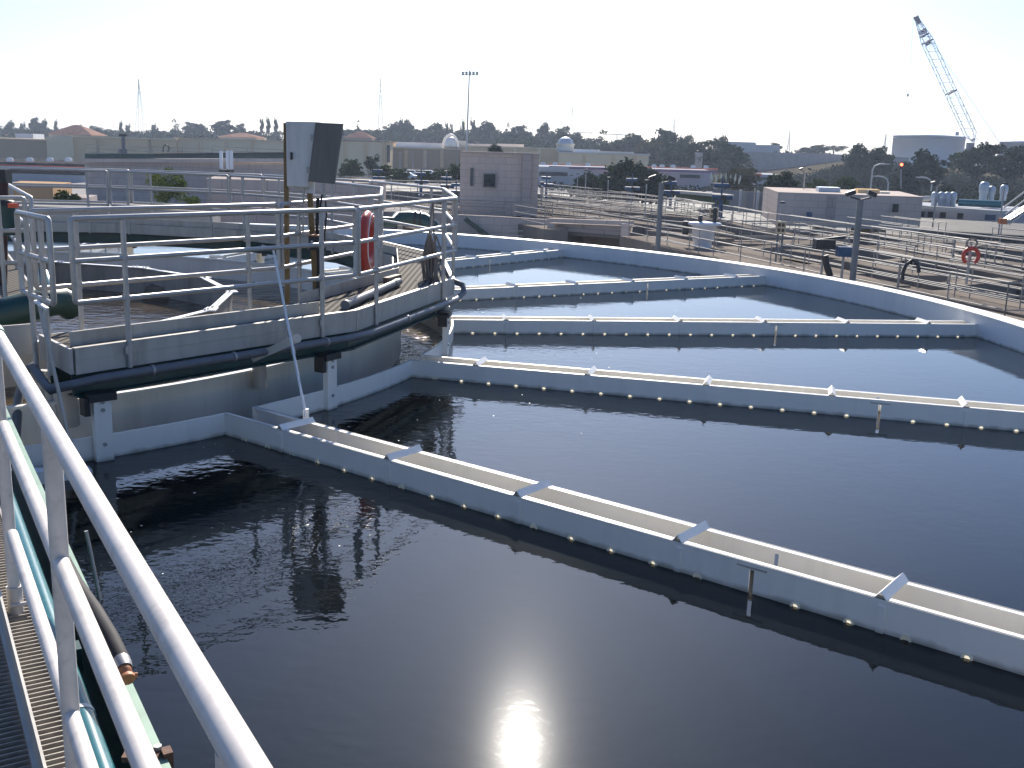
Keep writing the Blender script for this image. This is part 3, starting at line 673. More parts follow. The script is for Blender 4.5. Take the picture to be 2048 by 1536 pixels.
rail_frame('guard_rail', HB(1.64,4.86,0), HB(1.64,-4.8,0), ZD, 'sloping-away guard rail of the drive deck at the left frame edge', 'guard rails of the drive deck', posts=(.1,.3,.5,.7,.9))
rail_frame('guard_rail', HB(.45,4.88,0), HB(1.60,4.88,0), ZD, 'short guard rail across the front of the drive deck at far left', 'guard rails of the drive deck', posts=(.75,))
q = W(4,470,12.4); m = MB(); m.tube(W(6,345,12.4), W(3,640,12.4), .06, 12)
t = thing('rusty_column', W(3,640,12.4), 'dark rusty upright column at the left frame edge', 'column'); m.build('shaft', mat('dark_rust', (.07,.035,.035), .8, 0, .3, 9), t)
m = MB(); m.box(W(4,352,12.4), .16, .16, .16); m.build('cap', DARK, t)
m = MB(); a, b = W(18,411,11.9), W(36,411,11.9); m.bar(a, b, .06, .05); tag(m.build('orange_box', mat('orange_plastic', (.7,.10,.03), .5)), 'small orange box on the drive deck rail at far left', 'box')
q = W(25,432,12.2); t = thing('drive_motor', q, 'dark green drive motor behind the far left guard rail', 'motor')
m = MB(); m.tube(q+Vector((-.1,0,-.22)), q+Vector((-.1,0,.12)), .13, 16); m.build('body', GREEN, t); m = MB(); m.lathe(q+Vector((-.1,0,.12)), [(.14,0),(.13,.05),(.05,.08)], 16); m.build('cover', DARK, t)
# big green pipes under the bridge at the left
m = MB(); m.path([W(-80,648,10.6),W(0,628,10.7),W(75,609,10.9),W(118,600,11.1),W(140,612,11.3)], .155, 18)
t = thing('green_pipe', W(0,628,10.7), 'fat dark green pipe crossing behind the end panel at far left', 'pipe'); m.build('barrel', GREEN, t)
m = MB(); m.path([W(86,548,11.9),W(97,575,11.6),W(110,605,11.3)], .07, 14); m.build('branch', TEAL, t)

# ================================================================== surroundings
ZG = -6.2                                     # open ground far away
ZP = -4.4                                     # concrete deck of the plant on the right
# ground and hills in one sheet reaching the horizon
def hill(x, y):
    t = x/max(y,1.0)                            # bearing
    s0 = 330-150*max(0,min(1,(t-.10)/.22)); s1 = s0+(170-70*max(0,min(1,(t-.1)/.22)))
    k = max(0,min(1,(y-s0)/(s1-s0))); k = k*k*(3-2*k)
    top = 6.4-1.2*max(0,min(1,(t-.18)/.2))+1.4*max(0,min(1,(-t-.05)/.3))
    return ZG+k*top+.5*k*math.sin(x*.03)*math.cos(y*.021)
m = MB(); xs = []; ys = []
x = -900
while x <= 900: xs.append(x); x += 20 if abs(x) < 400 else 50
ys = [-300,-120,-40,0,40,80]+list(range(100,700,15))+[760,900,1200,1560]
vs = []
for y in ys:
    f = 1
    for x in xs: vs.append((x*f, y, hill(x*f,y)+CZ))
nx = len(xs)
m.add(vs, [(j*nx+i, j*nx+i+1, (j+1)*nx+i+1, (j+1)*nx+i) for j in range(len(ys)-1) for i in range(nx-1)], True)
struct(m.build('ground', HILLM))
def gz(x, y): return hill(x,y)+CZ
# plant yard: concrete deck at the right, lower yard close to the basin
def slab(name, pts, z, th, mt):
    m = MB(); m.prism([(p.x,p.y) for p in pts], z-th+CZ, z+CZ); return struct(m.build(name, mt))
DK = [W(925,428,70), W(1105,440,67), W(1262,452,62), W(1250,500,46), W(1560,560,31.5), W(2100,640,24.5), W(2700,640,24), W(2700,420,80), W(2100,400,120), W(700,335,170), W(640,345,150), W(740,372,105)]
slab('tank_floor', DK, ZP-1.45, 1.2, mat('tank_bottom', (.055,.048,.040), .75, 0, .4, .4, spec=.2))
m = MB(); m.prism([(-70,2),(40,2),(45,60),(40,190),(-90,190),(-90,40)], ZG-.3+CZ, ZG+.15+CZ); struct(m.build('yard_paving', GREYC))
m = MB(); m.prism([(-170,195),(-40,195),(95,200),(95,255),(-170,255)], ZG-.3+CZ, ZG+.2+CZ); struct(m.build('parking_lot', ASPH))

def blk(m, x0, x1, yt, d, dep, zb=None, yb=None, skew=0):
    """building block: photo columns x0..x1 at distance d, top at row yt, depth dep"""
    a = W(x0, yt, d); b = W(x1, yt, d); zt = (a.z+b.z)/2
    z0 = (zb+CZ) if zb is not None else W((x0+x1)/2, yb, d).z
    poly = [(a.x,a.y),(b.x,b.y+skew),(b.x+dep*(b.x/b.y)*.6,b.y+dep+skew),(a.x+dep*(a.x/a.y)*.6,a.y+dep)]
    m.prism(poly, z0, zt); return a, b, zt, z0
def building(name, x0, x1, yt, d, dep, mt, label, cat='building', zb=ZG, group=None, yb=None, skew=0, cap=None):
    m = MB(); a, b, zt, z0 = blk(m, x0, x1, yt, d, dep, zb, yb, skew)
    t = thing(name, ((a.x+b.x)/2, a.y, z0), label, cat, group); m.build('wall', mt, t)
    if cap:
        m = MB(); e = d*.0008+.08
        poly = [(a.x-e,a.y-e),(b.x+e,b.y+skew-e),(b.x+dep*(b.x/b.y)*.6+e,b.y+dep+skew+e),(a.x+dep*(a.x/a.y)*.6-e,a.y+dep+e)]
        m.prism(poly, zt-.02, zt+d*.0012); m.build('coping', cap, t)
    return t, a, b, zt, z0
def face(t, name, mt, x0, x1, y0, y1, d, dep=.12, skew=0):   # panel standing proud of a facade
    a = W(x0,y0,d-.03); b = W(x1,y1,d-.03+skew); m = MB(); m.box(((a.x+b.x)/2,(a.y+b.y)/2-dep/2,(a.z+b.z)/2), abs(b.x-a.x), dep, abs(a.z-b.z)); return m.build(name, mt, t)

# ---- shopping centre at the back
t,*_ = building('store', -120, 92, 278, 262, 45, TAN2, 'brown store block at the far left edge of the skyline', 'store', cap=TAN3)
t,*_ = building('store', 92, 145, 274, 258, 40, TAN3, 'tall beige store bay next to the brown block at far left', 'store')
t,*_ = building('store', 146, 352, 277, 259, 50, TAN, 'long tan store wall behind the green-topped digester', 'store', cap=TAN3)
t,*_ = building('store', 352, 575, 281, 262, 50, TAN3, 'yellowish beige store wall left of the control cabinet', 'store', cap=TAN)
t,*_ = building('store', 655, 776, 283, 240, 40, TAN3, 'yellowish corner store block right of the control cabinet', 'store', cap=TAN2)
face(t, 'downspout', DARK, 774, 780, 290, 325, 239.5)
t,*_ = building('store', 776, 930, 298, 268, 40, TAN2, 'low brown store wall behind the parked cars', 'store', cap=TAN3)
t,*_ = building('store', 925, 1118, 296, 255, 40, TAN, 'olive tan store wall behind the pink pump house', 'store', cap=TAN3)
t,*_ = building('store', 1118, 1298, 308, 245, 40, TAN3, 'pale beige store wall right of the round dome', 'store', cap=CREAMW)
for st, xs_, y0_, y1_, dd_, mt_ in ((4,(690,730,768),284.5,330,239.9,TAN),(5,(812,850,884),299.5,335,267.9,TAN),(2,(196,246,300),279,315,258.9,TAN2),(3,(400,452,505),283,312,261.9,TAN),(6,(1030,1078),297.5,325,254.9,TAN3),(7,(1168,1226,1270),309.5,330,244.9,TAN)):
    sb = [o for o in COL.objects if o.name.split('.')[0] == 'store' and o.type == 'EMPTY'][st]
    for x_ in xs_: face(sb, 'pilaster', mt_, x_-3, x_+3, y0_, y1_, dd_, .35)
for i, (x0,x1,y,dd) in enumerate(((780,885,285,300),(888,932,281,290),(934,985,288,300),(994,1048,288,300),(1148,1200,299,285),(1190,1268,303,280),(30,66,267,330),(452,520,274,300))):
    t,*_ = building('roof_block', x0, x1, y, dd, 20, [ROOFW,CREAMW,ROOFW,ROOFW,ROOFW,CREAMW,ROOFW,CREAMW][i], ['long white roof block behind the brown store','cream attic block under the white arch','white roof block right of the white arch','white roof block above the pump house roof','white roof block right of the round dome','cream roof block ending the beige store','small white roof at far left among the trees','cream attic under the low red hip roof'][i], 'roof block', zb=-4)
def hip(x0, x1, yt, ye, yb, d, label):
    a = W(x0,ye,d); b = W(x1,ye,d); w = b.x-a.x; zt = W((x0+x1)/2,yt,d).z; z0 = W((x0+x1)/2,yb,d).z
    t = thing('pavilion', ((a.x+b.x)/2,a.y,z0), label, 'pavilion')
    m = MB(); m.prism([(a.x+w*.06,a.y),(b.x-w*.06,a.y),(b.x-w*.06,a.y+w*.8),(a.x+w*.06,a.y+w*.8)], z0-3, a.z-.02); m.build('wall', CREAMW, t)
    cx = (a.x+b.x)/2; cy = a.y+w*.4
    m = MB(); vs = [(a.x,a.y-.6,a.z),(b.x,a.y-.6,a.z),(b.x,a.y+w*.86,a.z),(a.x,a.y+w*.86,a.z),(cx-w*.07,cy,zt),(cx+w*.07,cy,zt)]
    m.add(vs, [(0,1,5,4),(1,2,5),(2,3,4,5),(3,0,4),(3,2,1,0)]); m.build('roof', TILE, t)
hip(92,186,249,268,282,268,'red hip-roofed pavilion on the store roof at far left')
hip(434,518,265,273,282,290,'low red hip-roofed pavilion left of the control cabinet')
hip(686,747,262,275,284,246,'red hip-roofed pavilion right of the control cabinet')
# arch and dome
c = W(901,293,285); t = thing('roof_arch', c, 'white semicircular roof arch on the skyline', 'arch')
m = MB(); R1 = 29*PX(285)/2; pts = [c+Vector((R1*math.cos(a*math.pi/20), 0, R1*1.55*math.sin(a*math.pi/20))) for a in range(21)]
m.path(pts, .35, 8); m.build('rim', WHITEP, t)
m = MB(); m.lathe(c+Vector((0,3,0)), [(R1*math.cos(a*math.pi/20), R1*1.3*math.sin(a*math.pi/20)) for a in range(11)], 20); m.build('vault', CYCL, t)
c = W(1131,288,255); t = thing('dome', c, 'round white domed lantern on the olive tan store', 'dome')
R1 = 34*PX(255)/2
m = MB(); m.lathe(c-Vector((0,0,1.6)), [(R1*1.12,0),(R1*1.12,.4),(R1*1.0,.6),(R1*1.0,1.3),(R1*1.1,1.4),(R1*1.1,1.7)], 24); m.build('drum', CREAMW, t)
m = MB(); m.lathe(c+Vector((0,0,.1)), [(R1*.92*math.cos(a*math.pi/20), R1*.75*math.sin(a*math.pi/20)) for a in range(11)], 24); m.build('cap', CYCL, t)

# striped store in the middle distance
t,a,b,zt,z0 = building('striped_store', -160, 170, 346, 150, 30, SHEDW, 'white store with red and purple fascia stripe at far left', 'store')
face(t, 'red_stripe', REDST, -160, 168, 326, 334, 149.9, .5); face(t, 'purple_stripe', PURPLE, -160, 168, 334, 342, 149.9, .45)
m = MB(); blk(m, -160, 170, 324, 150.2, 28, zb=-5.0); m.build('parapet', ASPH, t)
for i,x in enumerate((20,60,100,137)): m = MB(); q = W(x,323,150); m.lathe(q, [(.5,0),(.5,.35),(.3,.55)], 10); m.build('roof_vent', ROOFW, t)
t,a,b,zt,z0 = building('striped_store', 1078, 1435, 338, 190, 25, SHEDW, 'long white store with red stripe behind the dense round bush', 'store', skew=6)
face(t, 'red_stripe', REDST, 1098, 1432, 330, 337, 190, .5, skew=3); face(t, 'purple_stripe', PURPLE, 1098, 1432, 337, 341, 190, .45, skew=3)
face(t, 'window', GLASS, 1078, 1135, 343, 352, 189.8, .2); face(t, 'window', GLASS, 1360, 1400, 349, 357, 190.3, .2)
for i,x in enumerate((1086,1110,1137,1176,1308,1324,1346,1386,1412)): m = MB(); q = W(x,330+(x-1086)*.02,189); m.lathe(q, [(.45,0),(.45,.3),(.25,.5)], 8); m.build('roof_vent', ROOFW, t)
t,a,b,zt,z0 = building('striped_store', 1495, 1560, 349, 200, 20, SHEDW, 'small piece of red-fasciaed store right of the pampas grass', 'store')
face(t, 'red_stripe', REDST, 1500, 1522, 346, 352, 199.8, .4); face(t, 'window', GLASS, 1505, 1548, 354, 360, 199.8, .2)

# digester block with green roof walkway (left middle)
t,a,b,zt,z0 = building('digester', 168, 600, 319, 105, 14, PINK2, 'wide greyish pink concrete digester with green roof edge', 'digester', zb=ZG)
m = MB(); p = W(172,312,104.7); q = W(600,312,104.7); m.bar(p, q, .5, .45); m.build('roof_beam', GREEN, t)
m = MB(); p = W(168,321,104.6); q = W(600,321,104.6); m.bar(p, q, .4, .35); m.build('ledge', PINK, t)
m = MB(); p = W(310,309,104.5); q = W(600,306,104.5); m.bar(p, q, .25, .18); m.build('pipe_run', DARK, t)

PRAIL = mat('plant_rail', (.33,.31,.28), .6, 0, .12, 3, spec=.25)
def far_rail(p, q, label, group, h=1.07, n=3, step=2.4, r=.024, mt=PRAIL, posts=True):
    """simple pipe railing, p and q are the ends of the top rail"""
    t = thing('guard_rail', (p.x,p.y,p.z-h), label, 'guard rail', group); L = (q-p).length
    rr = r
    for i in range(n):
        m = MB(); dz = Vector((0,0,-h*.38*i)); m.tube(p+dz, q+dz, rr, 6); m.build(['top_rail','mid_rail','low_rail'][i], mt, t)
    k = max(2, int(L/step)+1)
    for i in range(k):
        c = p+(q-p)*(i/(k-1)); m = MB(); m.tube(c-Vector((0,0,h)), c+Vector((0,0,.0)), rr*.9, 6); m.build('post', mt, t)
    return t
for x0,x1,y0,y1,lb in ((172,305,289,296,'thin guard rail on the digester roof, left of the two arched hoists'),(305,425,293,298,'thin guard rail on the digester roof behind the arched hoists'),(425,566,292,300,'thin guard rail on the digester roof, ending behind the cabinet')):
    far_rail(W(x0,y0,104.9), W(x1,y1,104.9), lb, 'guard rails on the digester roof', r=.03, h=.95)
q = W(246,308,104); t = thing('roof_mixer', q, 'dark pump tower standing on the digester roof', 'mixer')
m = MB(); m.tube(q, q+Vector((0,0,.5)), .42, 10); m.tube(q+Vector((.1,0,.5)), q+Vector((.1,0,1.75)), .17, 10); m.build('body', CONDUIT, t)
m = MB(); m.box(q+Vector((.12,0,1.8)), .7, .3, .2); m.build('motor', DARK, t)
for i,x in enumerate((326,336)):
    m = MB(); b0 = W(x,304,104); m.path([b0, b0+Vector((.05+.1*i,0,.45)), b0+Vector((.25-.35*i,0,.7)), b0+Vector((.35-.5*i,0,.72))], .06, 6)
    tag(m.build('davit', DARK), ['curved dark hoist arm on the digester roof, left one','curved dark hoist arm on the digester roof, right one'][i], 'hoist')
for i,x in enumerate((443,456,463)):
    m = MB(); b0 = W(x,338,100); m.lathe(b0, [(.17,0),(.17,1.6),(.12,1.7)], 10); tag(m.build('white_stack', WHITEP), ['upright white stack in front of the digester, left one','upright white stack in front of the digester, middle one','upright white stack in front of the digester, right one'][i], 'stack', 'white stacks by the digester')
m = MB(); b0 = W(453,345,100); m.box(b0, 1.3, .6, .55); t = thing('stack_base', b0, 'dark equipment frame carrying the white stacks', 'frame'); m.build('skid', DARK, t)
for k in (-.55,.55): m = MB(); m.box((b0.x+k, b0.y, (b0.z-.27+ZG+CZ)/2), .12, .4, b0.z-.27-ZG-CZ); m.build('leg', GALV, t)
# low concrete walls and decks on the left
for x0,x1,yt,yb,d,dep,mt,lb in ((0,105,372,420,52,6,TAN2,'low cream wall seen through the rails at far left'),(105,175,395,425,50,3,PINK2,'low brown planter wall beneath the small shrubs'),(412,760,362,420,58,7,PINK2,'long pinkish block wall behind the cabinet posts'),(-40,420,416,440,44,4,GREYC,'low grey kerb wall beyond the far platform rails'),(735,884,424,470,62,5,GREYC,'grey retaining wall behind the green pipe')):
    t,*_ = building('low_wall', x0,x1,yt,d,dep,mt,lb,'wall',yb=yb+40)
q = W(800,444,48); t = thing('outfall_pipe', q, 'short dark green pipe elbow lying behind the basin rim', 'pipe')
m = MB(); m.path([W(740,441,47),W(785,444,47.5),W(795,436,48),W(820,436,48.3),W(850,440,48.3),W(866,452,48),W(872,470,48)], [.22,.22,.3,.33,.33,.3,.3], 14); m.build('barrel', GREEN, t)
for x_ in (800,845): m = MB(); q_ = W(x_,440,48.2); m.box((q_.x,q_.y,(q_.z-.25+ZG+CZ)/2), .22, .3, q_.z-.25-ZG-CZ); m.build('support', GREYC, t)
m = MB(); m.lathe(W(830,437,48.3), [(.36,-.06),(.38,0),(.36,.06)], 14, (1,.05,-.1)); m.lathe(W(840,438,48.3), [(.36,-.05),(.38,0),(.36,.05)], 14, (1,.05,-.1)); m.build('flange', DARK, t)

# ---- pump house and bay opening
t,a,b,zt,z0 = building('pump_house', 921, 1078, 306, 74, 8, PINK, 'pink concrete pump house with one dark window', 'building', zb=ZP-.05)
wf = face(t, 'window', GREYC, 965.5, 992.5, 345.5, 376.5, 73.97, .1); a_ = W(968,348,73.8); b_ = W(990,374,73.8); m = MB(); m.box(((a_.x+b_.x)/2,(a_.y+b_.y)/2,(a_.z+b_.z)/2), b_.x-a_.x, .03, a_.z-b_.z); m.build('pane', GLASS, wf); face(t, 'pilaster', PINK2, 1046, 1060, 309, 435, 73.95, .18)
face(t, 'panel', mat('slate_panel', (.06,.085,.09), .6), 941, 946, 336, 372, 73.95, .1)
m = MB(); blk(m, 919.5, 1079.5, 304.5, 73.85, 8.3, yb=307.5); m.build('coping', PINK2, t)
# deck front with the shaded bay
def wall_px(name, pts, mt, label, cat, zb):
    m = MB(); fr_ = [W(*p) for p in pts]; poly = [(p.x,p.y) for p in fr_]+[(p.x,p.y+.35) for p in reversed(fr_)]
    n = len(fr_); vs = [(p.x,p.y,zb+CZ) for p in fr_]+[tuple(p) for p in fr_]; m.add(vs, [(i,i+1,n+i+1,n+i) for i in range(n-1)])
    vs2 = [(x,y+.4,z) for x,y,z in vs]; m.add(vs2, [(i+1,i,n+i,n+i+1) for i in range(n-1)])
    m.add(vs+vs2, [(n+i,n+i+1,3*n+i+1,3*n+i) for i in range(n-1)]); m.add(vs+vs2, [(0,n,3*n,2*n),(n-1,2*n+n-1,3*n+n-1,2*n-1)])
    t = thing(name, fr_[0], label, cat); m.build('face', mt, t); return t
wl = wall_px('deck_wall', [(880,428,66.0),(1000,433,65.6),(1100,440,65.2)], PINK, 'pink concrete deck front left of the shaded bay', 'wall', ZG-1)
m = MB(); m.bar(W(930,437,65.1), W(985,480,65.1), .12, .32); m.build('stair_stringer', GREEN, wl)
m = MB(); m.bar(W(1018,461,64.6), W(1052,462,64.6), .05, .05); m.bar(W(1018,471,64.6), W(1052,472,64.6), .05, .05); m.build('hand_bar', ALU2, wl)
b2 = wall_px('bay_lintel', [(1100,446,63.6),(1262,452,60.4)], PINK2, 'concrete beam spanning over the shaded bay opening', 'beam', -4.60)
m = MB(); m.bar(W(1098,440,63.3), W(1264,446,60.1), .5, .22); m.build('ledge', PINK, b2)
b3 = wall_px('bay_wall', [(1106,455,68.5),(1265,462,65.0)], PINK2, 'shaded back wall of the open bay with grey doors', 'wall', ZG-1)
m = MB(); pf = [W(1100,446,63.75),W(1264,452,60.5),W(1266,452,65.2),W(1104,446,68.7)]; m.prism([(v.x,v.y) for v in pf], ZP-.42+CZ, ZP-.03+CZ); m.build('roof_slab', CONC, b3)
for x0,x1,mt in ((1108,1125,DARK),(1125,1172,CONDUIT),(1176,1202,RUSTC),(1206,1238,GREYC)):
    a = W(x0,458,67.5); b = W(x1,500,66.9); m = MB(); m.box(((a.x+b.x)/2,a.y-.3,(a.z+b.z)/2-.5), b.x-a.x, .1, 2.4); m.build('door', mt, b3)
for x in (1102,1250):
    p = W(x,450,63-(x-1102)*.02); m = MB(); m.box((p.x,p.y-.1,p.z-1.6), .45, .5, 3.4); tag(m.build('bay_column', PINK), 'concrete column at the %s end of the shaded bay' % ('left' if x < 1200 else 'right'), 'column')

# ---- low control building at right and roof plant
t,a,b,zt,z0 = building('control_building', 1556, 1830, 388, 72, 12, PINK, 'long low pink building with two small windows at right', 'building', zb=ZP-.05, skew=-1.5)
face(t, 'window', GLASS, 1786, 1795, 408, 424, 70.6, .12); face(t, 'window', BLUE, 1613, 1622, 424, 434, 71.7, .12)
face(t, 'pilaster', PINK2, 1656, 1668, 391, 440, 71.5, .10)
for x0,x1,y0,y1,mt,lb in ((1638,1681,375,392,CYCL,'pale grey ventilation box on the control building roof'),(1716,1760,379,394,TAN,'tan ventilation box on the control building roof'),(1762,1780,384,394,CREAMW,'small cream ventilation box on the control building roof')):
    building('vent_box', x0,x1,y0,75,2,mt,lb,'vent box',yb=394)
t,a,b,zt,z0 = building('blower_shed', 1828, 2130, 416, 88, 10, SHEDW, 'long grey shed with cream roof edge and teal ducts at right', 'shed', zb=ZP-.05, skew=-9)
m = MB(); m.bar(W(1828,413,87.5), W(2010,425,82), .5, .25); m.build('fascia', CREAMW, t)
for x0,x1 in ((1838,1848),(1856,1866),(1880,1890),(1915,1925),(1970,1990)): face(t, 'window', GLASS if x0 != 1970 else BLUE, x0, x1, 422+(x0-1838)*.05, 434+(x0-1838)*.05, 87.3-(x0-1838)*.03, .1)
m = MB(); m.tube(W(1918,405,88), W(2004,409,86), .30, 10); tag(m.build('duct', TEAL), 'long teal air duct lying along the shed roof', 'duct')
m = MB(); m.tube(W(1835,398,88), W(1860,397,88), .22, 10); tag(m.build('duct', CREAMW), 'short pale duct at the left end of the shed roof', 'duct')
for i, x in enumerate((1868,1881,1893,1905,1966,1982,2006)):
    q = W(x, 408 if i < 4 else 396, 89); s = [1,1,1,1,1.35,1.0,1.1][i]
    if i == 0:
        cy = thing('cyclone', q, 'rounded grey dust cyclone on the shed roof, first from the left', 'cyclone', 'cyclones on the shed roof')
        m = MB(); m.lathe(Vector((q.x,q.y,q.z-.2)), [(.24,0),(.24,.5),(.30,.55),(.30,1.0),(.22,1.15),(.08,1.2)], 12); m.build('body', CYCL, cy)
        m = MB(); m.tube(Vector((q.x,q.y,q.z-.6)), Vector((q.x,q.y,q.z-.18)), .12, 8); m.build('outlet', TEAL, cy)
    else: dup(cy, q, 0, (s,s,s), 'rounded grey dust cyclone on the shed roof, %s from the left' % ['','second','third','fourth','fifth','sixth','seventh'][i])
# stairs with pale rails at the right frame edge
t = thing('stair', W(2040,440,60), 'steep stair with pale handrails at the right frame edge', 'stair')
for (x0,y0,x1,y1) in ((2008,415,2120,330),(2012,428,2125,345),(2012,443,2125,358),(2018,449,2130,364)):
    m = MB(); m.tube(W(x0,y0,60), W(x1,y1,60), .05, 8); m.build('handrail', PALEP, t)
m = MB(); m.bar(W(2005,446,60.5), W(2125,372,60.5), .9, .15); m.build('flight', GALV, t)
m = MB(); m.box(W(2005,442,59), .38, .3, .30); q = W(2005,442,59); t = thing('orange_box', q, 'small orange box on a stand below the stair at right', 'box'); m.build('body', mat('orange_paint', (.55,.15,.04), .5), t); m = MB(); m.tube(q-Vector((0,0,1.6)), q-Vector((0,0,.15)), .04, 8); m.build('stand', GALV, t)

# ---- guard rails of the plant deck: ends of the top rails as surveyed
ZT = ZP+1.07
RL = [(1259,434,1687,510,'long near guard rail left of the big lamp post, closest to the basin rim'),(1711,512,2018,565,'long near guard rail right of the big lamp post, closest to the basin rim'),
(2018,565,2090,566,'guard rail corner closest to the right frame edge'),(1435,450,1585,475,'second guard rail row behind the near rail, by the beige sign'),(1712,449,1994,487,'bright long guard rail crossing behind the big lamp post'),
(1707,497,2048,553,'third guard rail row just under the red ring'),(1758,450,2060,483,'guard rail row above the red ring'),(1762,432,1878,446,'short bright guard rail before the long grey shed'),
(1986,455,2070,463,'short guard rail at the right edge below the stair'),(1690,472,1830,494,'short guard rail behind the big lamp post at mid height'),(1555,428,1700,448,'guard rail along the foot of the long pink building'),
(1485,443,1697,447,'level guard rail across the far end of a dark tank'),(1081,367,1184,377,'highest guard rail row right of the pump house'),(1086,375,1311,391,'second guard rail row right of the pump house'),
(1084,383,1409,408,'third guard rail row right of the pump house, reaching the blue actuators'),(1084,391,1304,416,'fourth guard rail row right of the pump house'),(1083,401,1200,411,'lowest guard rail row right of the pump house'),
(1024,390,1075,401,'short guard rail against the pump house front'),(1216,381,1406,406,'guard rail row between the blue actuators and the thin lamps'),(1446,410,1536,427,'guard rail right of the rightmost blue actuator'),
(1351,395,1411,406,'short guard rail beside the low green-roofed shelter'),(680,337,744,345,'far guard rail behind the dark cabinet side'),(964,382,1020,391,'guard rail just left of the pump house foot'),
(902,398,1024,403,'guard rail below the pump house window'),(752,360,922,362,'level guard rail in front of the green hedge'),(765,405,840,419,'slanting guard rail left of the blue actuators'),
(770,378,925,396,'long guard rail left of the pump house'),(905,399,1100,406,'guard rail at the deck edge above the pink front'),(1106,407,1240,415,'guard rail on the deck edge over the shaded bay'),
(1310,425,1440,437,'guard rail row behind the mixing tank'),(1320,447,1400,460,'guard rail beside the mixing tank'),(1560,470,1690,490,'guard rail left of the big lamp post, second row'),
(1590,456,1700,470,'guard rail left of the big lamp post, third row'),(1850,470,2048,500,'guard rail row passing behind the red ring'),(1900,520,2060,545,'guard rail just right of the red ring, lower row'),
(690,352,760,362,'far guard rail behind the corner of the platform rail'),(1030,410,1090,420,'short guard rail between pump house and bay')]
for x0,y0,x1,y1,lb in RL:
    far_rail(U(x0,y0,ZT), U(x1,y1,ZT), lb, 'guard rails of the plant deck')
# concrete walkways between the sunken tanks, one along every rail, and cross walks; each a step above the tank floor
def walk(p, q, w0, w1, lift):
    m = MB(); e = (q-p).normalized(); sd_ = Vector((e.y,-e.x,0)); e2 = e*.5
    poly = [p-e2-sd_*w0, q+e2-sd_*w0, q+e2+sd_*w1, p-e2+sd_*w1]
    m.prism([(v.x,v.y) for v in reversed(poly)], ZP-2.2+CZ, ZP+lift+CZ); struct(m.build('walkway', CONC))
for i,(x0,y0,x1,y1,lb) in enumerate(RL):
    p, q = U(x0,y0,ZT), U(x1,y1,ZT); p.z = q.z = 0
    if p.y > q.y: p, q = q, p
    wide = (2.6 if i == 0 else .8) if i < 2 else (.75 if i % 3 else 1.3)
    if i > 3 and (q-p).length > 6:
        e = (q-p).normalized(); o2 = Vector((e.y,-e.x,0))*(wide-.08); dz_ = Vector((0,0,ZT+CZ-.012*(i % 7)))
        far_rail(p+o2+dz_+e*.3, q+o2+dz_-e*.4, 'far-side twin of the '+lb.replace('guard rail','rail',1), 'guard rails of the plant deck')
        if i % 2 and p.y > 38:
            walk(p-o2/o2.length*2.6, q-o2/o2.length*2.6, .3, .5, -.10-.004*i)
            far_rail(p-o2/o2.length*2.3+Vector((0,0,ZT+CZ-.1)), q-o2/o2.length*2.3+Vector((0,0,ZT+CZ-.1)), 'near-side twin of the '+lb.replace('guard rail','rail',1), 'guard rails of the plant deck')
    walk(p, q, .25 if i > 1 else .3, wide, -.012*(i % 7))
for i,(x0,y0,x1,y1,w) in enumerate(((1300,520,1420,512,2.6),(1440,500,1700,470,.9),(1840,500,1960,478,2.2),(1560,480,1700,462,.8),(1100,405,1250,398,1.2),(1270,430,1420,416,1.0),(760,398,925,412,2.5),(920,425,1100,434,1.6),(1100,434,1262,448,1.4),(1560,452,1850,470,1.5),(1900,560,2060,548,1.0),(1740,520,1900,500,.7))):
    p, q = U(x0,y0,ZP), U(x1,y1,ZP); p.z = q.z = 0
    if p.x < q.x: p, q = q, p
    walk(p, q, w/2, w/2, -.09-.006*i)

# ---- blue valve actuators
def actuator(px, py, s, label, proto=[None]):
    p = U(px, py, ZP)
    if proto[0] is None:
        t = thing('valve_actuator', p, label, 'actuator', 'blue actuators of the plant deck'); o = p
        m = MB(); m.tube(o, o+Vector((0,0,1.15)), .14, 10); m.box(o+Vector((0,0,.06)), .5, .5, .12); m.tube(o+Vector((-.35,0,0)), o+Vector((-.35,0,1.2)), .045, 6); m.build('pedestal', BLUE, t)
        m = MB(); m.box(o+Vector((0,0,1.32)), .42, .36, .34); m.tube(o+Vector((0,0,1.45)), o+Vector((0,0,2.7)), .06, 8); m.build('gearbox', BLUE, t)
        m = MB(); m.tube(o+Vector((-.62,0,1.38)), o+Vector((.72,0,1.38)), .17, 12); m.tube(o+Vector((-.55,.05,2.15)), o+Vector((.45,.05,2.15)), .15, 12); m.build('motor', BLUE, t)
        m = MB(); m.lathe(o+Vector((.1,-.2,1.35)), [(.2,0),(.2,.03)], 14, (0,-1,0)); m.build('handwheel', DARK, t)
        proto[0] = t; t.scale = (s,s,s)
    else: dup(proto[0], p, 0, (s,s,s), label)
for px,py,s,lb in ((948,424,1.05,'largest blue actuator, standing below the pump house window'),(893,402,.9,'blue actuator left of the pump house corner'),(842,392,.95,'blue actuator in the gap left of the pump house, second from the corner'),
    (757,382,.95,'leftmost blue actuator, above the platform rail corner'),(1092,396,.9,'blue actuator touching the pump house right corner'),(1262,408,1.0,'blue actuator in front of the dense round bush'),
    (1340,418,1.0,'blue actuator right of the dense round bush'),(1440,436,1.1,'rightmost blue actuator near the pale shelter roof'),(912,410,.75,'small blue actuator squeezed beside the largest one')):
    actuator(px,py,s,lb)

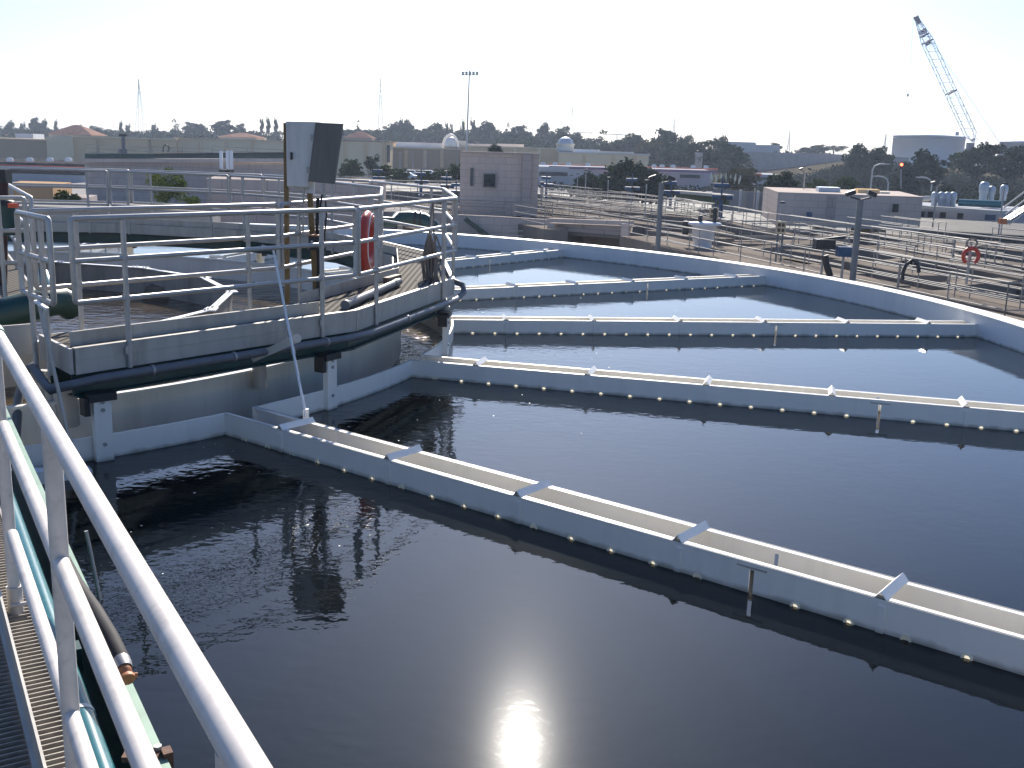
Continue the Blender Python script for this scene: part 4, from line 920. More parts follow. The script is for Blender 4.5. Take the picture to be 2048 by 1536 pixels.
# ---- lamp posts
def lamp(px, ytop, ybase, label, r=.06, heads=2, d=None, hs=.28):
    b = U(px, ybase, ZP) if d is None else W(px, ybase, d)
    tp = W(px+(ybase-ytop)*(px-600)/9000, ytop, b.y)
    t = thing('lamp_post', b, label, 'lamp post', 'lamp posts of the plant'); b2_ = Vector((tp.x, tp.y, b.z))
    m = MB(); m.tube((tp.x,tp.y,b.z), tp, r, 10); m.build('pole', GALV if r < .1 else CONDUIT_G, t)
    for s in ((-1,1) if heads == 2 else (0,)):
        h = tp+Vector((s*hs*1.5,0,.10)); m = MB(); m.box(h+Vector((0,0,.12)), hs*1.3, hs*.9, hs*.55, (1,0,-.35*s if s else 0), (0,1,0), (.35*s if s else 0,0,1)); 
        if s: m.bar(tp, h, .05, .05)
        hd = m.build('lamp_head', DARK, t)
        m = MB(); m.box(h+Vector((0,0,.12+hs*.31)), hs*1.1, hs*.7, hs*.08, (1,0,-.35*s if s else 0), (0,1,0), (.35*s if s else 0,0,1)); m.build('cover', GALV, hd)
CONDUIT_G = mat('grey_post_paint', (.17,.18,.19), .6, .1, .1, 3)
lamp(1698,400,588,'biggest grey lamp post with two floodlights, standing behind the basin rim', .11, 2, d=36.3, hs=.24)
lamp(1312,366,505,'tall grey lamp post with two floodlights above the shaded bay', .12, 2, d=47, hs=.27)
for px,yt,yb,h,lb in ((1600,344,436,2,'lamp post against the left part of the long pink building'),(1863,372,455,2,'twin lamp post before the long grey shed'),(1994,374,470,0,'plain grey pole near the right frame edge'),(1140,355,405,1,'short lamp post right of the pump house, first of a pair'),(1153,352,390,1,'short lamp post right of the pump house, second of a pair'),
    (1214,360,400,1,'short lamp post in front of the dense round bush'),(1245,352,395,1,'lamp post rising over the dense round bush'),(1288,368,435,1,'lamp post right of the round bush beside the tall twin one'),(1168,346,410,1,'slim pale lamp post at the left end of the round bush'),
    (1505,376,425,1,'lamp post before the grey fence of the depot'),(1081,372,430,0,'plain pole at the pump house right corner'),(1014,335,392,1,'lamp post lit white in front of the pump house'),(962,350,392,1,'little lamp post before the pump house window'),
    (1560,412,455,1,'little lamp post at the left corner of the long pink building'),(1665,412,440,2,'little twin lamp post on the long pink building front'),(1742,422,446,2,'little twin lamp post right of the big lamp post'),(782,358,400,1,'lamp post above the right end of the platform rail')):
    lamp(px,yt,yb,lb,.05,h,hs=.22)
# ---- beige signs, mixing tank, davits, life ring at right
for px,py,lb in ((1428,428,'beige notice board with dark print on two legs near the mixing tank'),(1562,455,'beige notice board with dark print nearer the big lamp post')):
    q = W(px,py,55 if px < 1500 else 43); t = thing('notice_board', q, lb, 'sign')
    s = 1 if px < 1500 else .82
    m = MB(); m.box(q, .48*s, .05, .62*s); m.build('panel', SIGNY, t)
    for k in (-1,1):
        for j in (-1,1): m = MB(); m.box(q+Vector((k*.1*s,-.03,j*.13*s)), .15*s, .012, .17*s); m.build('print', SIGNP, t)
    m = MB()
    for k in (-.1,.1): m.tube(q+Vector((k,.03,-1.4)), q+Vector((k,.03,-.2)), .04, 6)
    m.build('leg', CONDUIT, t)
q = U(1405,494,ZP); t = thing('mixing_tank', q, 'pale upright mixing tank with flat lid behind the near rail', 'tank')
m = MB(); m.lathe(q, [(.45,0),(.45,.25),(.52,.3),(.62,1.05),(.85,1.12),(.85,1.2),(.3,1.24)], 18); m.build('body', TANKW, t)
m = MB(); m.tube(q+Vector((-.2,0,1.24)), q+Vector((-.2,0,1.55)), .11, 8); m.tube(q+Vector((.5,0,1.2)), q+Vector((.5,0,1.95)), .10, 8); m.tube(q+Vector((-.9,0,.6)), q+Vector((-.9,0,1.25)), .16, 8); m.tube(q+Vector((-.9,0,.9)), q+Vector((-.4,0,.9)), .08, 8); m.build('fitting', DARK, t)
for i, pts in enumerate(([(1805,560,33),(1806,545,33),(1812,530,33),(1825,520,33),(1835,525,33),(1838,545,33)],[(1660,552,37),(1652,525,37),(1650,510,37)])):
    m = MB(); m.path([W(*p) for p in pts], .06 if i == 0 else .12, 8); tag(m.build('davit', DARK), ['curved black davit arm right of the big lamp post','leaning black strut left of the big lamp post'][i], 'davit')
q = W(1648,488,38); t = thing('hoist', q, 'dark hoist assembly beside the big lamp post', 'hoist'); m = MB(); m.box(q, .7, .5, .35); m.build('body', DARK, t); m = MB(); m.bar(W(1640,480,38), W(1690,474,38), .12, .1); m.build('arm', DARK, t); m = MB(); m.tube(q-Vector((0,0,1.7)), q-Vector((0,0,.17)), .045, 8); m.build('column', GALV, t)
q = W(1688,503,37.5); t = thing('blue_bin', q, 'blue box on a short stand behind the big lamp post', 'box'); m = MB(); m.box(q, .5, .4, .35); m.build('body', BLUE, t)
m = MB(); m.tube(q-Vector((0,0,1.5)), q-Vector((0,0,.17)), .05, 8); m.build('stand', GALV, t)
c = W(1942,512,33); t = thing('life_ring', c, 'red life ring on a post among the right-hand guard rails', 'life ring')
m = MB(); m.path([c+Vector((.24*math.cos(i*math.pi/16),0,.24*math.sin(i*math.pi/16))) for i in range(-5,22)], .062, 10); m.build('float', RED, t)
m = MB(); m.path([c+Vector((.16*math.cos(i*math.pi/12)-.02,0,.40+.14*math.sin(i*math.pi/12))) for i in range(24)], .03, 6, True); m.build('rope', ROPE, t)
m = MB(); m.tube(c+Vector((0,.1,-.9)), c+Vector((0,.1,.45)), .04, 8); m.build('stand', GALV, t)

# ================================================================== vegetation
def crown_mesh(name, seed, nclump, nleaf, leaf, mt, shape):
    rnd = random.Random(seed); m = MB(); cl = []
    for i in range(nclump):
        for _ in range(40):
            x, y, z = rnd.uniform(-1,1), rnd.uniform(-1,1), rnd.uniform(0,1)
            if shape(x, y, z): break
        cl.append((x*.5, y*.5, z, rnd.uniform(.10,.22)))
    for i in range(nleaf):
        cx, cy, cz, cr = cl[rnd.randrange(nclump)]
        u = Vector((rnd.gauss(0,1), rnd.gauss(0,1), rnd.gauss(0,1))).normalized()*cr*rnd.uniform(.45,1)
        c = Vector((cx+u.x, cy+u.y, cz+u.z*.8)); a = Vector((rnd.gauss(0,1), rnd.gauss(0,1), rnd.gauss(0,1))).normalized(); b = a.orthogonal().normalized()
        s = leaf*rnd.uniform(.6,1.4); m.add([c-a*s-b*s*.2, c-b*s*.7, c+a*s, c+b*s*.7], [(0,1,2,3)])
    return m.mesh(name, mt)
def trunk_mesh(name, seed, h, r, lean=.08):
    rnd = random.Random(seed); m = MB(); tp = Vector((rnd.uniform(-lean,lean), rnd.uniform(-lean,lean), h))
    m.path([Vector((0,0,-.25)), Vector((tp.x*.3,tp.y*.3,h*.5)), tp], [r*1.3,r,r*.5], 7)
    for i in range(5):
        a = rnd.uniform(0,6.28); b = Vector((tp.x*.6, tp.y*.6, h*rnd.uniform(.45,.8))); m.tube(b, b+Vector((math.cos(a)*.3, math.sin(a)*.3, rnd.uniform(.12,.3))), r*.4, 5, r*.15)
    return m.mesh(name, BARK)
round_ = lambda x,y,z: x*x+y*y+((z-.55)/.5)**2 < 1 and z > .12
tall_ = lambda x,y,z: (x*x+y*y) < (.75-.55*abs(z-.6))**2 and z > .2
bush_ = lambda x,y,z: x*x+y*y+(z*1.05)**2 < 1
umbr_ = lambda x,y,z: x*x+y*y < 1 and .6 < z+.18*(x*x+y*y) < .98
cone_ = lambda x,y,z: math.hypot(x,y) < 1.05-z and z > .06
PROTO = {}
for key, sh, nc, nl, lf, mt, th_ in (('round',round_,46,2400,.046,LEAF1,.6),('round2',round_,36,1900,.046,LEAF2,.6),('tall',tall_,34,1700,.042,LEAF1,.7),('bush',bush_,80,4200,.046,LEAF1,.3),('bush2',bush_,70,3600,.046,LEAF2,.3),
        ('umbrella',umbr_,26,1300,.042,LEAF1,.8),('cone',cone_,34,1600,.044,LEAF1,.6),('olive',round_,44,2000,.046,LEAF4,.6),('shrub',round_,60,3600,.032,LEAF3,.5)):
    PROTO[key] = (crown_mesh(key+'_crown', hash(key) % 97 if False else sum(map(ord,key)), nc, nl, lf, mt, sh), trunk_mesh(key+'_trunk', sum(map(ord,key))+3, th_, .022))
TN = {'round':'tree','round2':'tree','tall':'tall_tree','bush':'bush','bush2':'bush','umbrella':'umbrella_tree','cone':'conifer','olive':'olive_tree','shrub':'shrub'}
tree_rng = random.Random(11)
def tree(px, yt, yb, wpx, d, kind, label, group=None, cat='tree'):
    b = W(px, yb, d); tp = W(px, yt, d); h = tp.z-b.z; w = wpx*PX(d)
    t = thing(TN[kind], b, label, cat, group); t.rotation_euler = (0,0,tree_rng.uniform(0,6.28)); t.scale = (w, w, h)
    for nm, me in zip(('crown','trunk'), PROTO[kind]):
        o = bpy.data.objects.new(nm, me); COL.objects.link(o); o.parent = t
    return t
# the mass of the far wood on the ridge, seen as one band of foliage
def far_wood(name, spans, seed):
    rnd = random.Random(seed); m = MB()
    for x0, x1, d0, d1, y0, y1, n in spans:
        for i in range(n):
            px = rnd.uniform(x0,x1); d = rnd.uniform(d0,d1); yt = y0+(y1-y0)*(px-x0)/(x1-x0)+rnd.uniform(-3,9)
            c = W(px, yt, d); g = gz(c.x, c.y); rad = rnd.uniform(1.9,3.6)
            for k in range(46):
                u = Vector((rnd.gauss(0,1), rnd.gauss(0,1), rnd.gauss(0,1))).normalized()*rnd.uniform(.6,1)
                q = Vector((c.x+u.x*rad, c.y+u.y*rad, max(g, c.z-rad*.9)+u.z*rad*.9 if rnd.random() < .75 else rnd.uniform(g, max(g+.5,c.z-rad))))
                a = Vector((rnd.gauss(0,1), rnd.gauss(0,1), rnd.gauss(0,1))).normalized(); b = a.orthogonal().normalized(); s = rnd.uniform(.35,.75)
                m.add([q-a*s, q-b*s*.7, q+a*s, q+b*s*.7], [(0,1,2,3)])
    o = m.build(name, LEAF1); o['kind'] = 'stuff'; o['label'] = 'dark wood covering the distant ridge as one band'; return o
far_wood('distant_wood', [(-60,560,400,560,259,262,420),(680,1010,380,540,258,262,300),(1000,1300,330,480,266,285,260),(1280,1500,280,360,292,306,150),(1480,1830,330,430,302,308,70)], 5)
def hillside(name, spans, seed, mt, lab):
    rnd = random.Random(seed); m = MB()
    for x0, x1, d0, d1, n, hmax in spans:
        for i in range(n):
            px = rnd.uniform(x0,x1); d = rnd.uniform(d0,d1); x = (px-1024)/F*d; g = gz(x,d); rad = rnd.uniform(.5,1.0)*hmax
            for k in range(13):
                u = Vector((rnd.gauss(0,1), rnd.gauss(0,1), abs(rnd.gauss(0,1)))).normalized()*rnd.uniform(.5,1)*rad
                q = Vector((x+u.x*1.4, d+u.y*1.4, g+u.z)); a = Vector((rnd.gauss(0,1), rnd.gauss(0,1), rnd.gauss(0,1))).normalized(); b = a.orthogonal().normalized(); s = rnd.uniform(.22,.45)
                m.add([q-a*s, q-b*s*.7, q+a*s, q+b*s*.7], [(0,1,2,3)])
    o = m.build(name, mt); o['kind'] = 'stuff'; o['label'] = lab; return o
hillside('scrub', [(1440,1800,185,258,1300,2.0),(1640,2200,150,232,2600,2.0),(1000,1500,170,230,200,1.5)], 8, LEAF5, 'dark scrub covering the embankment at right')
hillside('dry_scrub', [(1440,2200,150,265,520,1.3)], 9, LEAF1, 'dry olive scrub scattered over the embankment at right')
TL = [ # px, top, base, width, distance, kind, label
 (22,243,275,24,470,'tall','tall dark tree on the ridge at the far left edge'),(47,246,275,16,475,'tall','slim dark tree on the ridge, second from the left edge'),(72,238,274,22,470,'round','double-topped ridge tree left of the red pavilion'),(90,240,274,18,470,'tall','ridge tree touching the red pavilion on its left'),
 (113,241,272,10,480,'tall','thin ridge tree peeping over the red pavilion'),(160,250,274,16,470,'tall','ridge tree just right of the red pavilion peak'),(195,254,278,40,460,'round','broad ridge tree right of the red pavilion'),(243,243,276,10,470,'tall','thin leaning ridge tree left of the lattice tower'),
 (257,249,276,14,470,'tall','ridge tree touching the lattice tower on its left'),(310,249,276,18,470,'tall','ridge tree right of the lattice tower'),(350,240,276,30,455,'cone','pointed dark conifer right of the lattice tower'),(386,247,276,40,460,'round','broad ridge tree right of the pointed conifer'),
 (405,250,276,22,460,'round','ridge tree ending the dense left ridge clump'),(447,243,276,44,455,'round','big round ridge tree above the low red pavilion'),(480,249,276,26,460,'round','round ridge tree right of the low red pavilion'),
 (524,237,272,12,440,'tall','slender tree left of the cabinet, first of the trio'),(537,236,272,12,440,'tall','slender tree left of the cabinet, middle of the trio'),(552,238,272,12,440,'tall','slender tree left of the cabinet, last of the trio'),
 (717,241,275,18,430,'cone','pointed conifer above the right-hand red pavilion'),(790,246,285,46,420,'round','round ridge tree at the foot of the slim lattice mast'),(803,237,275,10,430,'tall','tiny ball-topped tree right of the slim lattice mast'),(815,243,285,28,420,'round','ridge tree left of the plain mast'),
 (870,250,290,52,415,'round','broad ridge tree left of the floodlight mast'),(893,245,280,10,420,'tall','thin tree left of the floodlight mast, first of a pair'),(902,247,280,10,420,'tall','thin tree left of the floodlight mast, second of a pair'),(925,241,290,12,420,'tall','slim tree touching the floodlight mast'),
 (945,238,290,16,420,'tall','bushy slim tree right of the floodlight mast'),(972,247,292,50,405,'round','broad ridge tree right of the floodlight mast'),(1015,248,295,20,400,'cone','pointed conifer left of the white pole'),(1038,254,296,46,390,'round','round ridge tree below the white pole'),
 (1087,249,296,30,380,'round','tall round tree left of the lattice pylon'),(1122,256,298,44,370,'round','round tree behind the white dome'),(1150,268,300,40,360,'round','dark tree at the foot of the lattice pylon'),(1205,262,312,56,330,'cone','broad pyramid tree right of the lattice pylon'),(1262,272,316,70,320,'round','broad dark tree behind the beige store end'),
 (1330,264,325,60,290,'round','dark tree behind the dense round bush'),(1372,268,330,34,280,'umbrella','umbrella-topped tree over the dark grove'),(1440,270,335,34,270,'umbrella','umbrella-topped tree at the right end of the dark grove'),(1300,280,335,60,270,'olive','olive tree left in the dark grove'),
 (1395,286,345,80,240,'round','biggest dark tree of the grove behind the striped store'),(1455,292,352,70,230,'round','dark tree ending the grove near the pampas grass'),(1350,290,340,70,250,'round','dark tree in the middle of the grove'),
 (1245,318,392,92,112,'bush','dense dark green bush left half, before the striped store'),(1285,326,398,90,108,'bush','dense dark green bush right half, before the striped store'),(1178,345,392,66,118,'bush','low bush at the left foot of the dense bush'),(1325,350,392,50,112,'bush','small bush at the right foot of the dense bush'),
 (1485,335,385,66,140,'olive','olive green bush behind the pampas grass'),(1562,342,392,66,112,'bush','dark round bush left of the long pink building'),(1715,293,352,56,210,'round','dark tree left of the white storage tank, first of a pair'),(1755,298,352,52,210,'round','dark tree left of the white storage tank, second of a pair'),
 (1846,306,378,74,165,'round','big dark tree before the white storage tank'),(1808,330,380,50,160,'bush','dark bush at the foot of the big tree'),(1918,300,345,56,200,'round2','pale green tree before the right part of the storage tank'),(1955,292,360,70,190,'round','tree under the crane boom'),
 (1987,287,330,48,190,'umbrella','umbrella tree right of the crane boom'),(2022,300,362,70,180,'round','dark tree at the right frame edge, lower one'),(2040,288,345,44,195,'umbrella','tree before the second storage tank at the right edge'),(1896,372,402,30,120,'bush','round shrub among the roof equipment'),
 (1635,355,395,50,125,'bush2','green bush behind the pale ventilation box'),(1690,350,395,54,125,'bush2','green bush behind the tan ventilation box'),(1520,296,312,40,360,'round','round tree beside the pale hilltop sheds'),(1548,287,306,28,370,'round','ridge tree right of the pale hilltop sheds'),
 (1610,296,312,36,380,'round','small round tree on the hill brow, first of three'),(1635,291,312,40,380,'round','small round tree on the hill brow, second of three'),(1668,290,312,44,380,'umbrella','small tree on the hill brow, third of three'),
 (335,338,414,70,56,'shrub','bright green young tree behind the far platform rails'),(384,392,412,34,56,'shrub','small bright shrub right of the young tree'),(125,378,402,30,50,'bush2','little dark shrub in the brown planter, left one'),(150,386,402,24,50,'bush2','little dark shrub in the brown planter, right one'),
 (702,315,352,46,140,'bush2','green hedge bush just right of the cabinet'),(745,312,355,40,150,'tall','upright green tree before the yellowish store corner'),(772,328,362,46,135,'bush2','hedge bush right of the upright tree'),(800,335,364,40,130,'bush2','hedge bush left of the parked cars'),(850,340,364,40,130,'bush2','hedge bush in front of the parked cars'),
 (880,336,362,36,130,'bush2','hedge bush right of the parked cars'),(912,325,362,40,130,'bush2','tall hedge bush against the pump house'),(990,288,306,30,150,'bush','dark bush showing over the pump house roof'),(520,318,350,60,118,'olive','bush behind the digester railing'),
]
for a in TL: tree(*a[:7])
# pampas grass
b = W(1450,378,120); t = thing('pampas_grass', b, 'clump of pampas grass with cream plumes right of the dark grove', 'grass clump')
rnd = random.Random(4); m = MB()
for i in range(120):
    a = rnd.uniform(0,6.28); l = rnd.uniform(.8,1.5); p1 = b+Vector((math.cos(a)*l*.5, math.sin(a)*l*.5, rnd.uniform(.7,1.3))); p2 = b+Vector((math.cos(a)*l, math.sin(a)*l, rnd.uniform(.2,.9)))
    m.path([b, p1, p2], [.03,.03,.008], 4)
m.build('blades', LEAF4, t)
for i in range(7):
    x = -1.5+.5*i; p0 = b+Vector((x,0,.6)); p1 = p0+Vector((x*.12,0,rnd.uniform(.9,1.3))); m = MB(); m.path([p0,(p0+p1)/2,p1], [.05,.13,.02], 6); m.build('plume', CREAM, t)
# low green-roofed shelter and depot fence
t = thing('shelter', W(1420,405,95), 'long low shelter with pale roof edge and green side', 'shelter')
m = MB(); m.bar(W(1352,383,95), W(1458,392,90), 1.2, .25); m.build('roof', CREAMW, t); m = MB(); m.bar(W(1354,394,95.2), W(1456,402,90.2), .3, .85); m.build('side', mat('shelter_green', (.05,.09,.03), .7, 0, .2, 3), t)
t = thing('depot_fence', W(1500,410,98), 'dark grey panel fence between shelter and pink building', 'fence'); m = MB(); m.bar(W(1425,398,104), W(1560,409,90), .12, 1.9); m.build('panel', GREYC, t)
for x in (1480,1515,1540): m = MB(); p = W(x,402+(x-1480)*.08,96-(x-1480)*.07); m.box(p, .18, .3, 2.0); m.build('post', PALEP, t)

# ---- hill structures at right
c = W(1882,300,310); t = thing('storage_tank', c, 'big white cylindrical storage tank on the hill at right', 'storage tank')
R1 = 138*PX(310)/2; zt = W(1882,273,310).z; g = gz(c.x, c.y)
m = MB(); m.lathe((c.x,c.y+R1,g-1), [(R1,0),(R1,zt-g+1),(R1+.12,zt-g+1),(R1+.12,zt-g+1.25),(R1*.2,zt-g+1.7)], 48); m.build('shell', TANKW, t)
m = MB(); m.lathe((c.x,c.y+R1,g-1), [(R1+.03,zt-g+.4),(R1+.16,zt-g+.42),(R1+.16,zt-g+.62),(R1+.03,zt-g+.64)], 48); m.build('rim', CYCL, t)
m = MB(); p = W(1914,271,309); m.tube(p, p+Vector((0,0,1.0)), .5, 8); m.build('vent', ROOFW, t)
c = W(2060,300,300); t = thing('storage_tank', c, 'second storage tank cut off by the right frame edge', 'storage tank')
R1 = 80*PX(300)/2; zt = W(2060,285,300).z; g = gz(c.x,c.y); m = MB(); m.lathe((c.x,c.y+R1,g-1), [(R1,0),(R1,zt-g+1),(R1+.1,zt-g+1),(R1+.1,zt-g+1.2),(R1*.2,zt-g+1.5)], 40); m.build('shell', TANKW, t)
building('hill_shed', 1455, 1512, 284, 340, 12, SHEDW, 'pale hilltop shed right of the umbrella tree, left one', 'shed', yb=330); building('hill_shed', 1512, 1560, 290, 345, 12, SHEDW, 'pale hilltop shed right of the umbrella tree, right one', 'shed', yb=330)
t,*_ = building('hill_wall', 1480, 1690, 306, 300, 3, PINK2, 'long brownish wall along the hill brow', 'wall', yb=345)
t,*_ = building('hill_wall', 1690, 1818, 313, 290, 3, GREYC, 'grey wall along the hill brow before the storage tank', 'wall', yb=345)
building('gate_tower', 1391, 1406, 305, 235, 3, PINK, 'small tan tower among the dark grove trees', 'tower', yb=350)
# ---- crane
d = 345; tip = W(1831,32,d); foot = W(1948,284,d)
t = thing('crane', W(1948,300,d), 'tall pale lattice boom crane leaning over the storage tank', 'crane')
ax = (tip-foot).normalized(); sx = Vector((0,1,0)); sy = ax.cross(sx).normalized(); L = (tip-foot).length
def cp_(f, i, j):
    w = 1.5 if .06 < f < .80 else (1.5*max(.12,f/.06) if f <= .06 else 1.5*max(.28,1-(f-.80)/.26)); return foot+ax*L*f+sx*w*i*.8+sy*w*j
def lattice(f0, f1, n, r):
    m = MB()
    for i in (-1,1):
        for j in (-1,1):
            for k in range(n): a = f0+(f1-f0)*k/n; b = f0+(f1-f0)*(k+1)/n; m.tube(cp_(a,i,j), cp_(b,i,j), r, 5, caps=False)
    for k in range(n):
        a = f0+(f1-f0)*k/n; b = f0+(f1-f0)*(k+1)/n; s = 1 if k % 2 else -1
        for i in (-1,1): m.tube(cp_(a,i,-s), cp_(b,i,s), r*.6, 4, caps=False)
        for j in (-1,1): m.tube(cp_(a,-s,j), cp_(b,s,j), r*.6, 4, caps=False)
        m.tube(cp_(a,-1,-1), cp_(a,-1,1), r*.6, 4, caps=False)
    return m
lattice(0,.80,26,.115).build('boom', CRANEW, t); lattice(.80,.97,7,.13).build('boom_tip', CRANEW, t)
m = MB()
for f in (.95,.85,.80,.40,.02):
    m.bar(cp_(f,-1,-1), cp_(f,-1,1), .25, .5); m.bar(cp_(f,1,-1), cp_(f,1,1), .25, .5)
m.bar(foot+ax*L*.80, foot+ax*L*.775, .5, 1.6); m.build('splice_plate', CRANED, t)
m = MB(); m.bar(foot+ax*L*.94, foot+ax*L*1.0, 1.3, 1.2); m.bar(foot+ax*L*.862, foot+ax*L*.895, 1.4, 2.0); m.build('sheave_head', CRANED, t)
hk = W(1816,188,d); m = MB(); m.tube(tip+Vector((-.6,0,-.5)), hk, .05, 4); m.build('hoist_line', WIRE, t)
m = MB(); m.lathe(hk-Vector((0,0,.9)), [(.05,0),(.3,.3),(.3,.8),(.06,1.1)], 8); m.build('hook_block', CRANED, t)
m = MB(); m.tube(tip, W(2010,300,d), .045, 4); m.tube(tip+Vector((0,.8,0)), W(1998,285,d), .045, 4); m.build('pendant_line', WIRE, t)
q = W(1950,300,d); m = MB(); m.box(q+Vector((1.5,0,-1.2)), 9, 3.4, 3.0); m.box(q+Vector((0,0,-3.5)), 8, 5, 1.6); m.build('machine_house', CRANED, t)
m = MB(); m.box(q+Vector((-2.2,-1.2,1.2)), 2, 1.6, 2.0); m.build('cab', CRANED, t)

# ---- masts, pylons and poles on the skyline
def pole(px, yt, yb, d, r, label, mt=STEELP, lean=0, cat='pole', group=None, arms=()):
    b = W(px-lean, yb, d); tp = W(px, yt, d); t = thing('mast' if cat == 'mast' else 'pole', b, label, cat, group)
    m = MB(); m.tube(b, tp, r, 6, r*.6); m.build('shaft', mt, t)
    for f, w in arms:
        c = tp+(b-tp)*f; m = MB(); m.bar(c-Vector((w,0,0)), c+Vector((w,0,0)), r*.8, r*.9); m.build('crossarm', mt, t)
    return t, b, tp
t,b,tp = pole(939,140,300,210,.20,'tall floodlight mast with a crossbar of lamps on the skyline', PALEP, 6, 'mast')
for y, ww in ((146,1.75),(149.5,1.75)):
    m = MB(); p = W(940,y,210); m.bar(p-Vector((ww,0,0)), p+Vector((ww,0,0)), .10, .10); m.build('crossbar', STEELP, t)
for i in range(5):
    for y in (145,149): p = W(926+7*i,y,209.8); m = MB(); m.box(p, .42, .3, .34); m.build('floodlight', CONDUIT, t)
def pylon(px, yt, yb, d, wpx, label, waist=.55, arms=(.12,.22)):
    b = W(px,yb,d); tp = W(px,yt,d); h = tp.z-b.z; w = wpx*PX(d)/2; t = thing('pylon', b, label, 'pylon'); m = MB(); n = 9; r = d*.00016
    def q(f, i, j): k = w*max(.10,(1-f)**1.1) if f < 1 else .08; return b+Vector((i*k, j*k, h*f))
    for k in range(n):
        a, c = k/n, (k+1)/n
        for i in (-1,1):
            for j in (-1,1): m.tube(q(a,i,j), q(c,i,j), r, 4, caps=False)
            m.tube(q(a,i,-1), q(c,i,1), r*.5, 4, caps=False); m.tube(q(a,-1,i), q(c,1,i), r*.6, 4, caps=False); m.tube(q(a,1,i), q(c,-1,i), r*.6, 4, caps=False)
    m.build('lattice', STEELP, t)
    for f in arms:
        m = MB(); c = b+Vector((0,0,h*(1-f))); aw = w*.7; m.bar(c-Vector((aw,0,0)), c+Vector((aw,0,0)), r*1.5, r*1.5); m.build('crossarm', STEELP, t)
    return tp
pylon(282,158,262,610,17,'pale lattice tower at left on the skyline',arms=(.02,.25))
pylon(761,155,256,520,10,'slim dark lattice mast right of the cabinet',arms=(.12,.25,.36))
pylon(1143,212,272,430,9,'lattice pylon behind the white dome',arms=(.15,.3,.5))
pylon(1346,236,284,480,7,'small faint pylon over the dark grove',arms=(.1,.3))
pylon(1576,260,306,520,6,'faint pylon above the long hill wall',arms=(.1,.25))
pylon(1768,266,308,520,7,'faint pylon left of the white storage tank',arms=(.1,.25))
for px,yt,yb,d,r,lb in ((840,171,258,360,.10,'plain thin mast between lattice mast and floodlights'),(1032,193,264,360,.09,'faint white pole right of the floodlight mast'),(775,220,252,430,.10,'short pole touching the slim lattice mast'),(812,222,250,430,.08,'short faint pole right of the slim lattice mast'),
    (1241,244,274,420,.10,'faint pole over the grove, first from the left'),(1261,252,276,420,.09,'faint pole over the grove, second from the left'),(1305,245,280,420,.10,'faint pole over the grove, third from the left'),(1361,246,285,420,.10,'faint pole over the grove, fourth from the left'),(1446,246,275,420,.09,'faint pole above the umbrella tree'),
    (1157,240,270,400,.12,'post at the left of the substation frame'),(1182,262,276,400,.15,'post at the right of the substation frame'),(1316,382-118,285,400,.10,'short pole beside the umbrella tree'),(1725,285,304,420,.10,'short pole above the dark hill trees'),(1806,295,310,420,.10,'short pole at the storage tank left edge')):
    pole(px,yt,yb,d,r,lb)
t = thing('substation_frame', W(1170,266,400), 'low substation frame beside the lattice pylon', 'frame'); m = MB(); m.bar(W(1155,265,400), W(1184,266,400), .25, .3); m.build('beam', STEELP, t)
t = thing('substation_frame', W(1235,270,400), 'long substation frame above the broad dark tree', 'frame'); m = MB(); m.bar(W(1210,268,400), W(1255,270,400), .25, .3); m.build('beam', STEELP, t)
m = MB(); m.tube(W(1234,269,400), W(1234,288,400), .2, 6); m.build('leg', STEELP, t)
for i,(y0,y1) in enumerate(((185,174),(203,192),(224,213))):
    m = MB(); a = W(-40,y0,560); b = W(280,y1,608); m.path([a+(b-a)*f-Vector((0,0,3.2*f*(1-f))) for f in (0,.2,.4,.6,.8,1)], .05, 4)
    tag(m.build('power_line', WIRE), 'faint power line running left from the pale tower, %s' % ['top one','middle one','bottom one'][i], 'power line')
# street furniture on the embankment
def street_lamp(px, yt, yb, d, side, label):
    b = W(px,yb,d); tp = W(px,yt,d); t = thing('street_lamp', b, label, 'street lamp'); w = 24*PX(d)*side
    m = MB(); m.path([b, Vector((b.x,b.y,tp.z-.8)), Vector((b.x+w*.15,b.y,tp.z-.3)), Vector((b.x+w*.5,b.y,tp.z-.05)), Vector((b.x+w,b.y,tp.z))], .09, 6); m.build('pole', PALEP, t)
    m = MB(); m.box(Vector((b.x+w*1.1,b.y,tp.z-.02)), .7, .3, .14); m.build('lamp_head', PALEP, t)
street_lamp(1741,327,380,135,1,'arched street lamp on the embankment, left one'); street_lamp(1775,353,382,128,-1,'arched street lamp on the embankment, middle one'); street_lamp(1862,355,382,128,-1,'arched street lamp on the embankment, right one below the big tree')
b = W(1802,378,132); t = thing('traffic_light', b, 'traffic light showing red on the embankment', 'traffic light'); h = W(1802,331,132)
m = MB(); m.tube(b, h, .08, 6); m.build('pole', STEELP, t); m = MB(); m.box(h, .38, .3, .9); m.build('housing', DARK, t)
m = MB(); m.lathe(h+Vector((0,-.16,.12)), [(.17,0),(.17,.05)], 12, (0,-1,0)); m.build('red_lamp', emit_mat('red_signal', (1,.10,.04), 6), t)
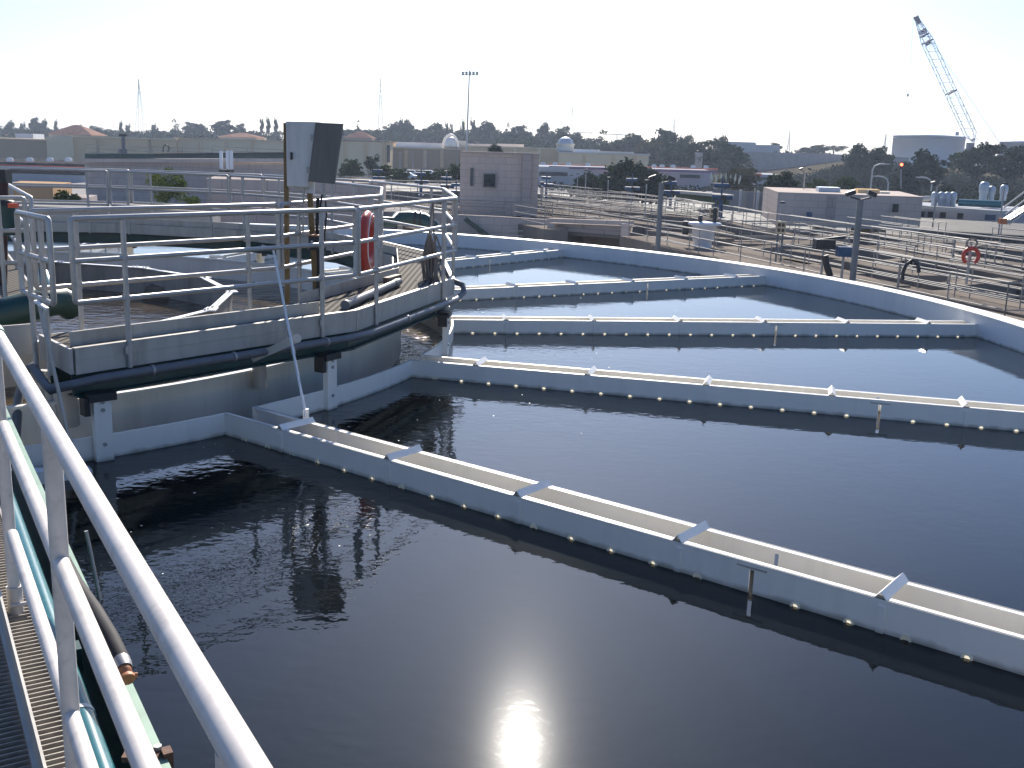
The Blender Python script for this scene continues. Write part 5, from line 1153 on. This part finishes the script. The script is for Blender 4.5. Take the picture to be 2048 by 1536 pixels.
# parked cars between the hedge and the brown store
def car(px, py, d, mt, label, proto={}):
    b = W(px,py,d); b.z = ZG+.2+CZ if d > 195 else b.z
    if mt.name not in proto:
        t = thing('parked_car', b, label, 'car', 'cars parked before the brown store'); o = b
        m = MB(); pr = [(-2.1,.35),(-2.1,.8),(-1.3,.95),(-.8,1.42),(.7,1.42),(1.3,.95),(2.1,.82),(2.15,.35)]
        vs = [o+Vector((x,-.85,z)) for x,z in pr]+[o+Vector((x,.85,z)) for x,z in pr]; n = len(pr)
        m.add(vs, [(i,(i+1)%n,n+(i+1)%n,n+i) for i in range(n)]+[tuple(range(n-1,-1,-1)),tuple(range(n,2*n))]); m.build('body', mt, t)
        m = MB(); m.box(o+Vector((0,-.86,1.15)), 1.5, .03, .36); m.build('window', GLASS, t)
        for x in (-1.3,1.3): m = MB(); m.lathe(o+Vector((x,-.88,.33)), [(.33,0),(.33,.2)], 14, (0,1,0)); m.build('wheel', RUBBER, t)
        proto[mt.name] = t
    else: dup(proto[mt.name], b, 0, (1,1,1), label)
car(822,334,228,CARW,'white parked car left of the thin lamps'); car(838,335,229,CARD,'dark parked car, second from the left'); car(856,334,230,CARW,'white parked car, third from the left'); car(888,334,231,CARD,'dark parked car nearest the hedge end'); car(813,348,205,CARW,'white vehicle roof just over the hedge')
for px,yt,yb,lb in ((800,304,340,'pale twin lamp in the car park, left one'),(826,304,338,'pale lamp in the car park, middle one'),(852,305,338,'pale twin lamp in the car park, right one'),(913,284,336,'tall thin post at the brown store right end'),(741,285,330,'thin brown post on the yellowish store corner')):
    pole(px,yt,yb,225,.07,lb,PALEP if px < 900 else STEELP, 0, 'pole', None, ((.02,.5),) if px in (800,852) else ())

# ---- the air
m = MB(); m.box((0,640,31.5), 2000, 2000, 67); hz = bpy.data.materials.new('haze_air'); hz.use_nodes = True; nt = hz.node_tree; nt.nodes.clear()
o_ = nt.nodes.new('ShaderNodeOutputMaterial'); v_ = nt.nodes.new('ShaderNodeVolumePrincipled'); v_.inputs['Color'].default_value = (.66,.78,1,1); v_.inputs['Density'].default_value = .0003; v_.inputs['Anisotropy'].default_value = .3
nt.links.new(v_.outputs[0], o_.inputs['Volume'])
HAZE = m.build('haze', hz); HAZE['kind'] = 'stuff'; HAZE['label'] = 'pale sunlit haze over the far ridge'

# small white flecks scattered over the basin
rnd = random.Random(21); m = MB()
for i in range(90):
    a = TH0+rnd.uniform(-24,95); r = RR+.15+abs(rnd.gauss(0,1))*2.0
    if r > RW-.3 or min(abs(a-x) for x in LAUND)*math.pi/180*r < .26: continue
    c = pol(r, a, ZW+.002); s_ = rnd.uniform(.004,.011); n = 7
    m.add([c+Vector((math.cos(6.283*k/n)*s_*rnd.uniform(.7,1.3), math.sin(6.283*k/n)*s_*rnd.uniform(.7,1.3), 0)) for k in range(n)], [tuple(range(n))])
FO = m.build('white_flecks', WHITEP); FO['kind'] = 'stuff'; FO['label'] = 'tiny white flecks on the dark water'
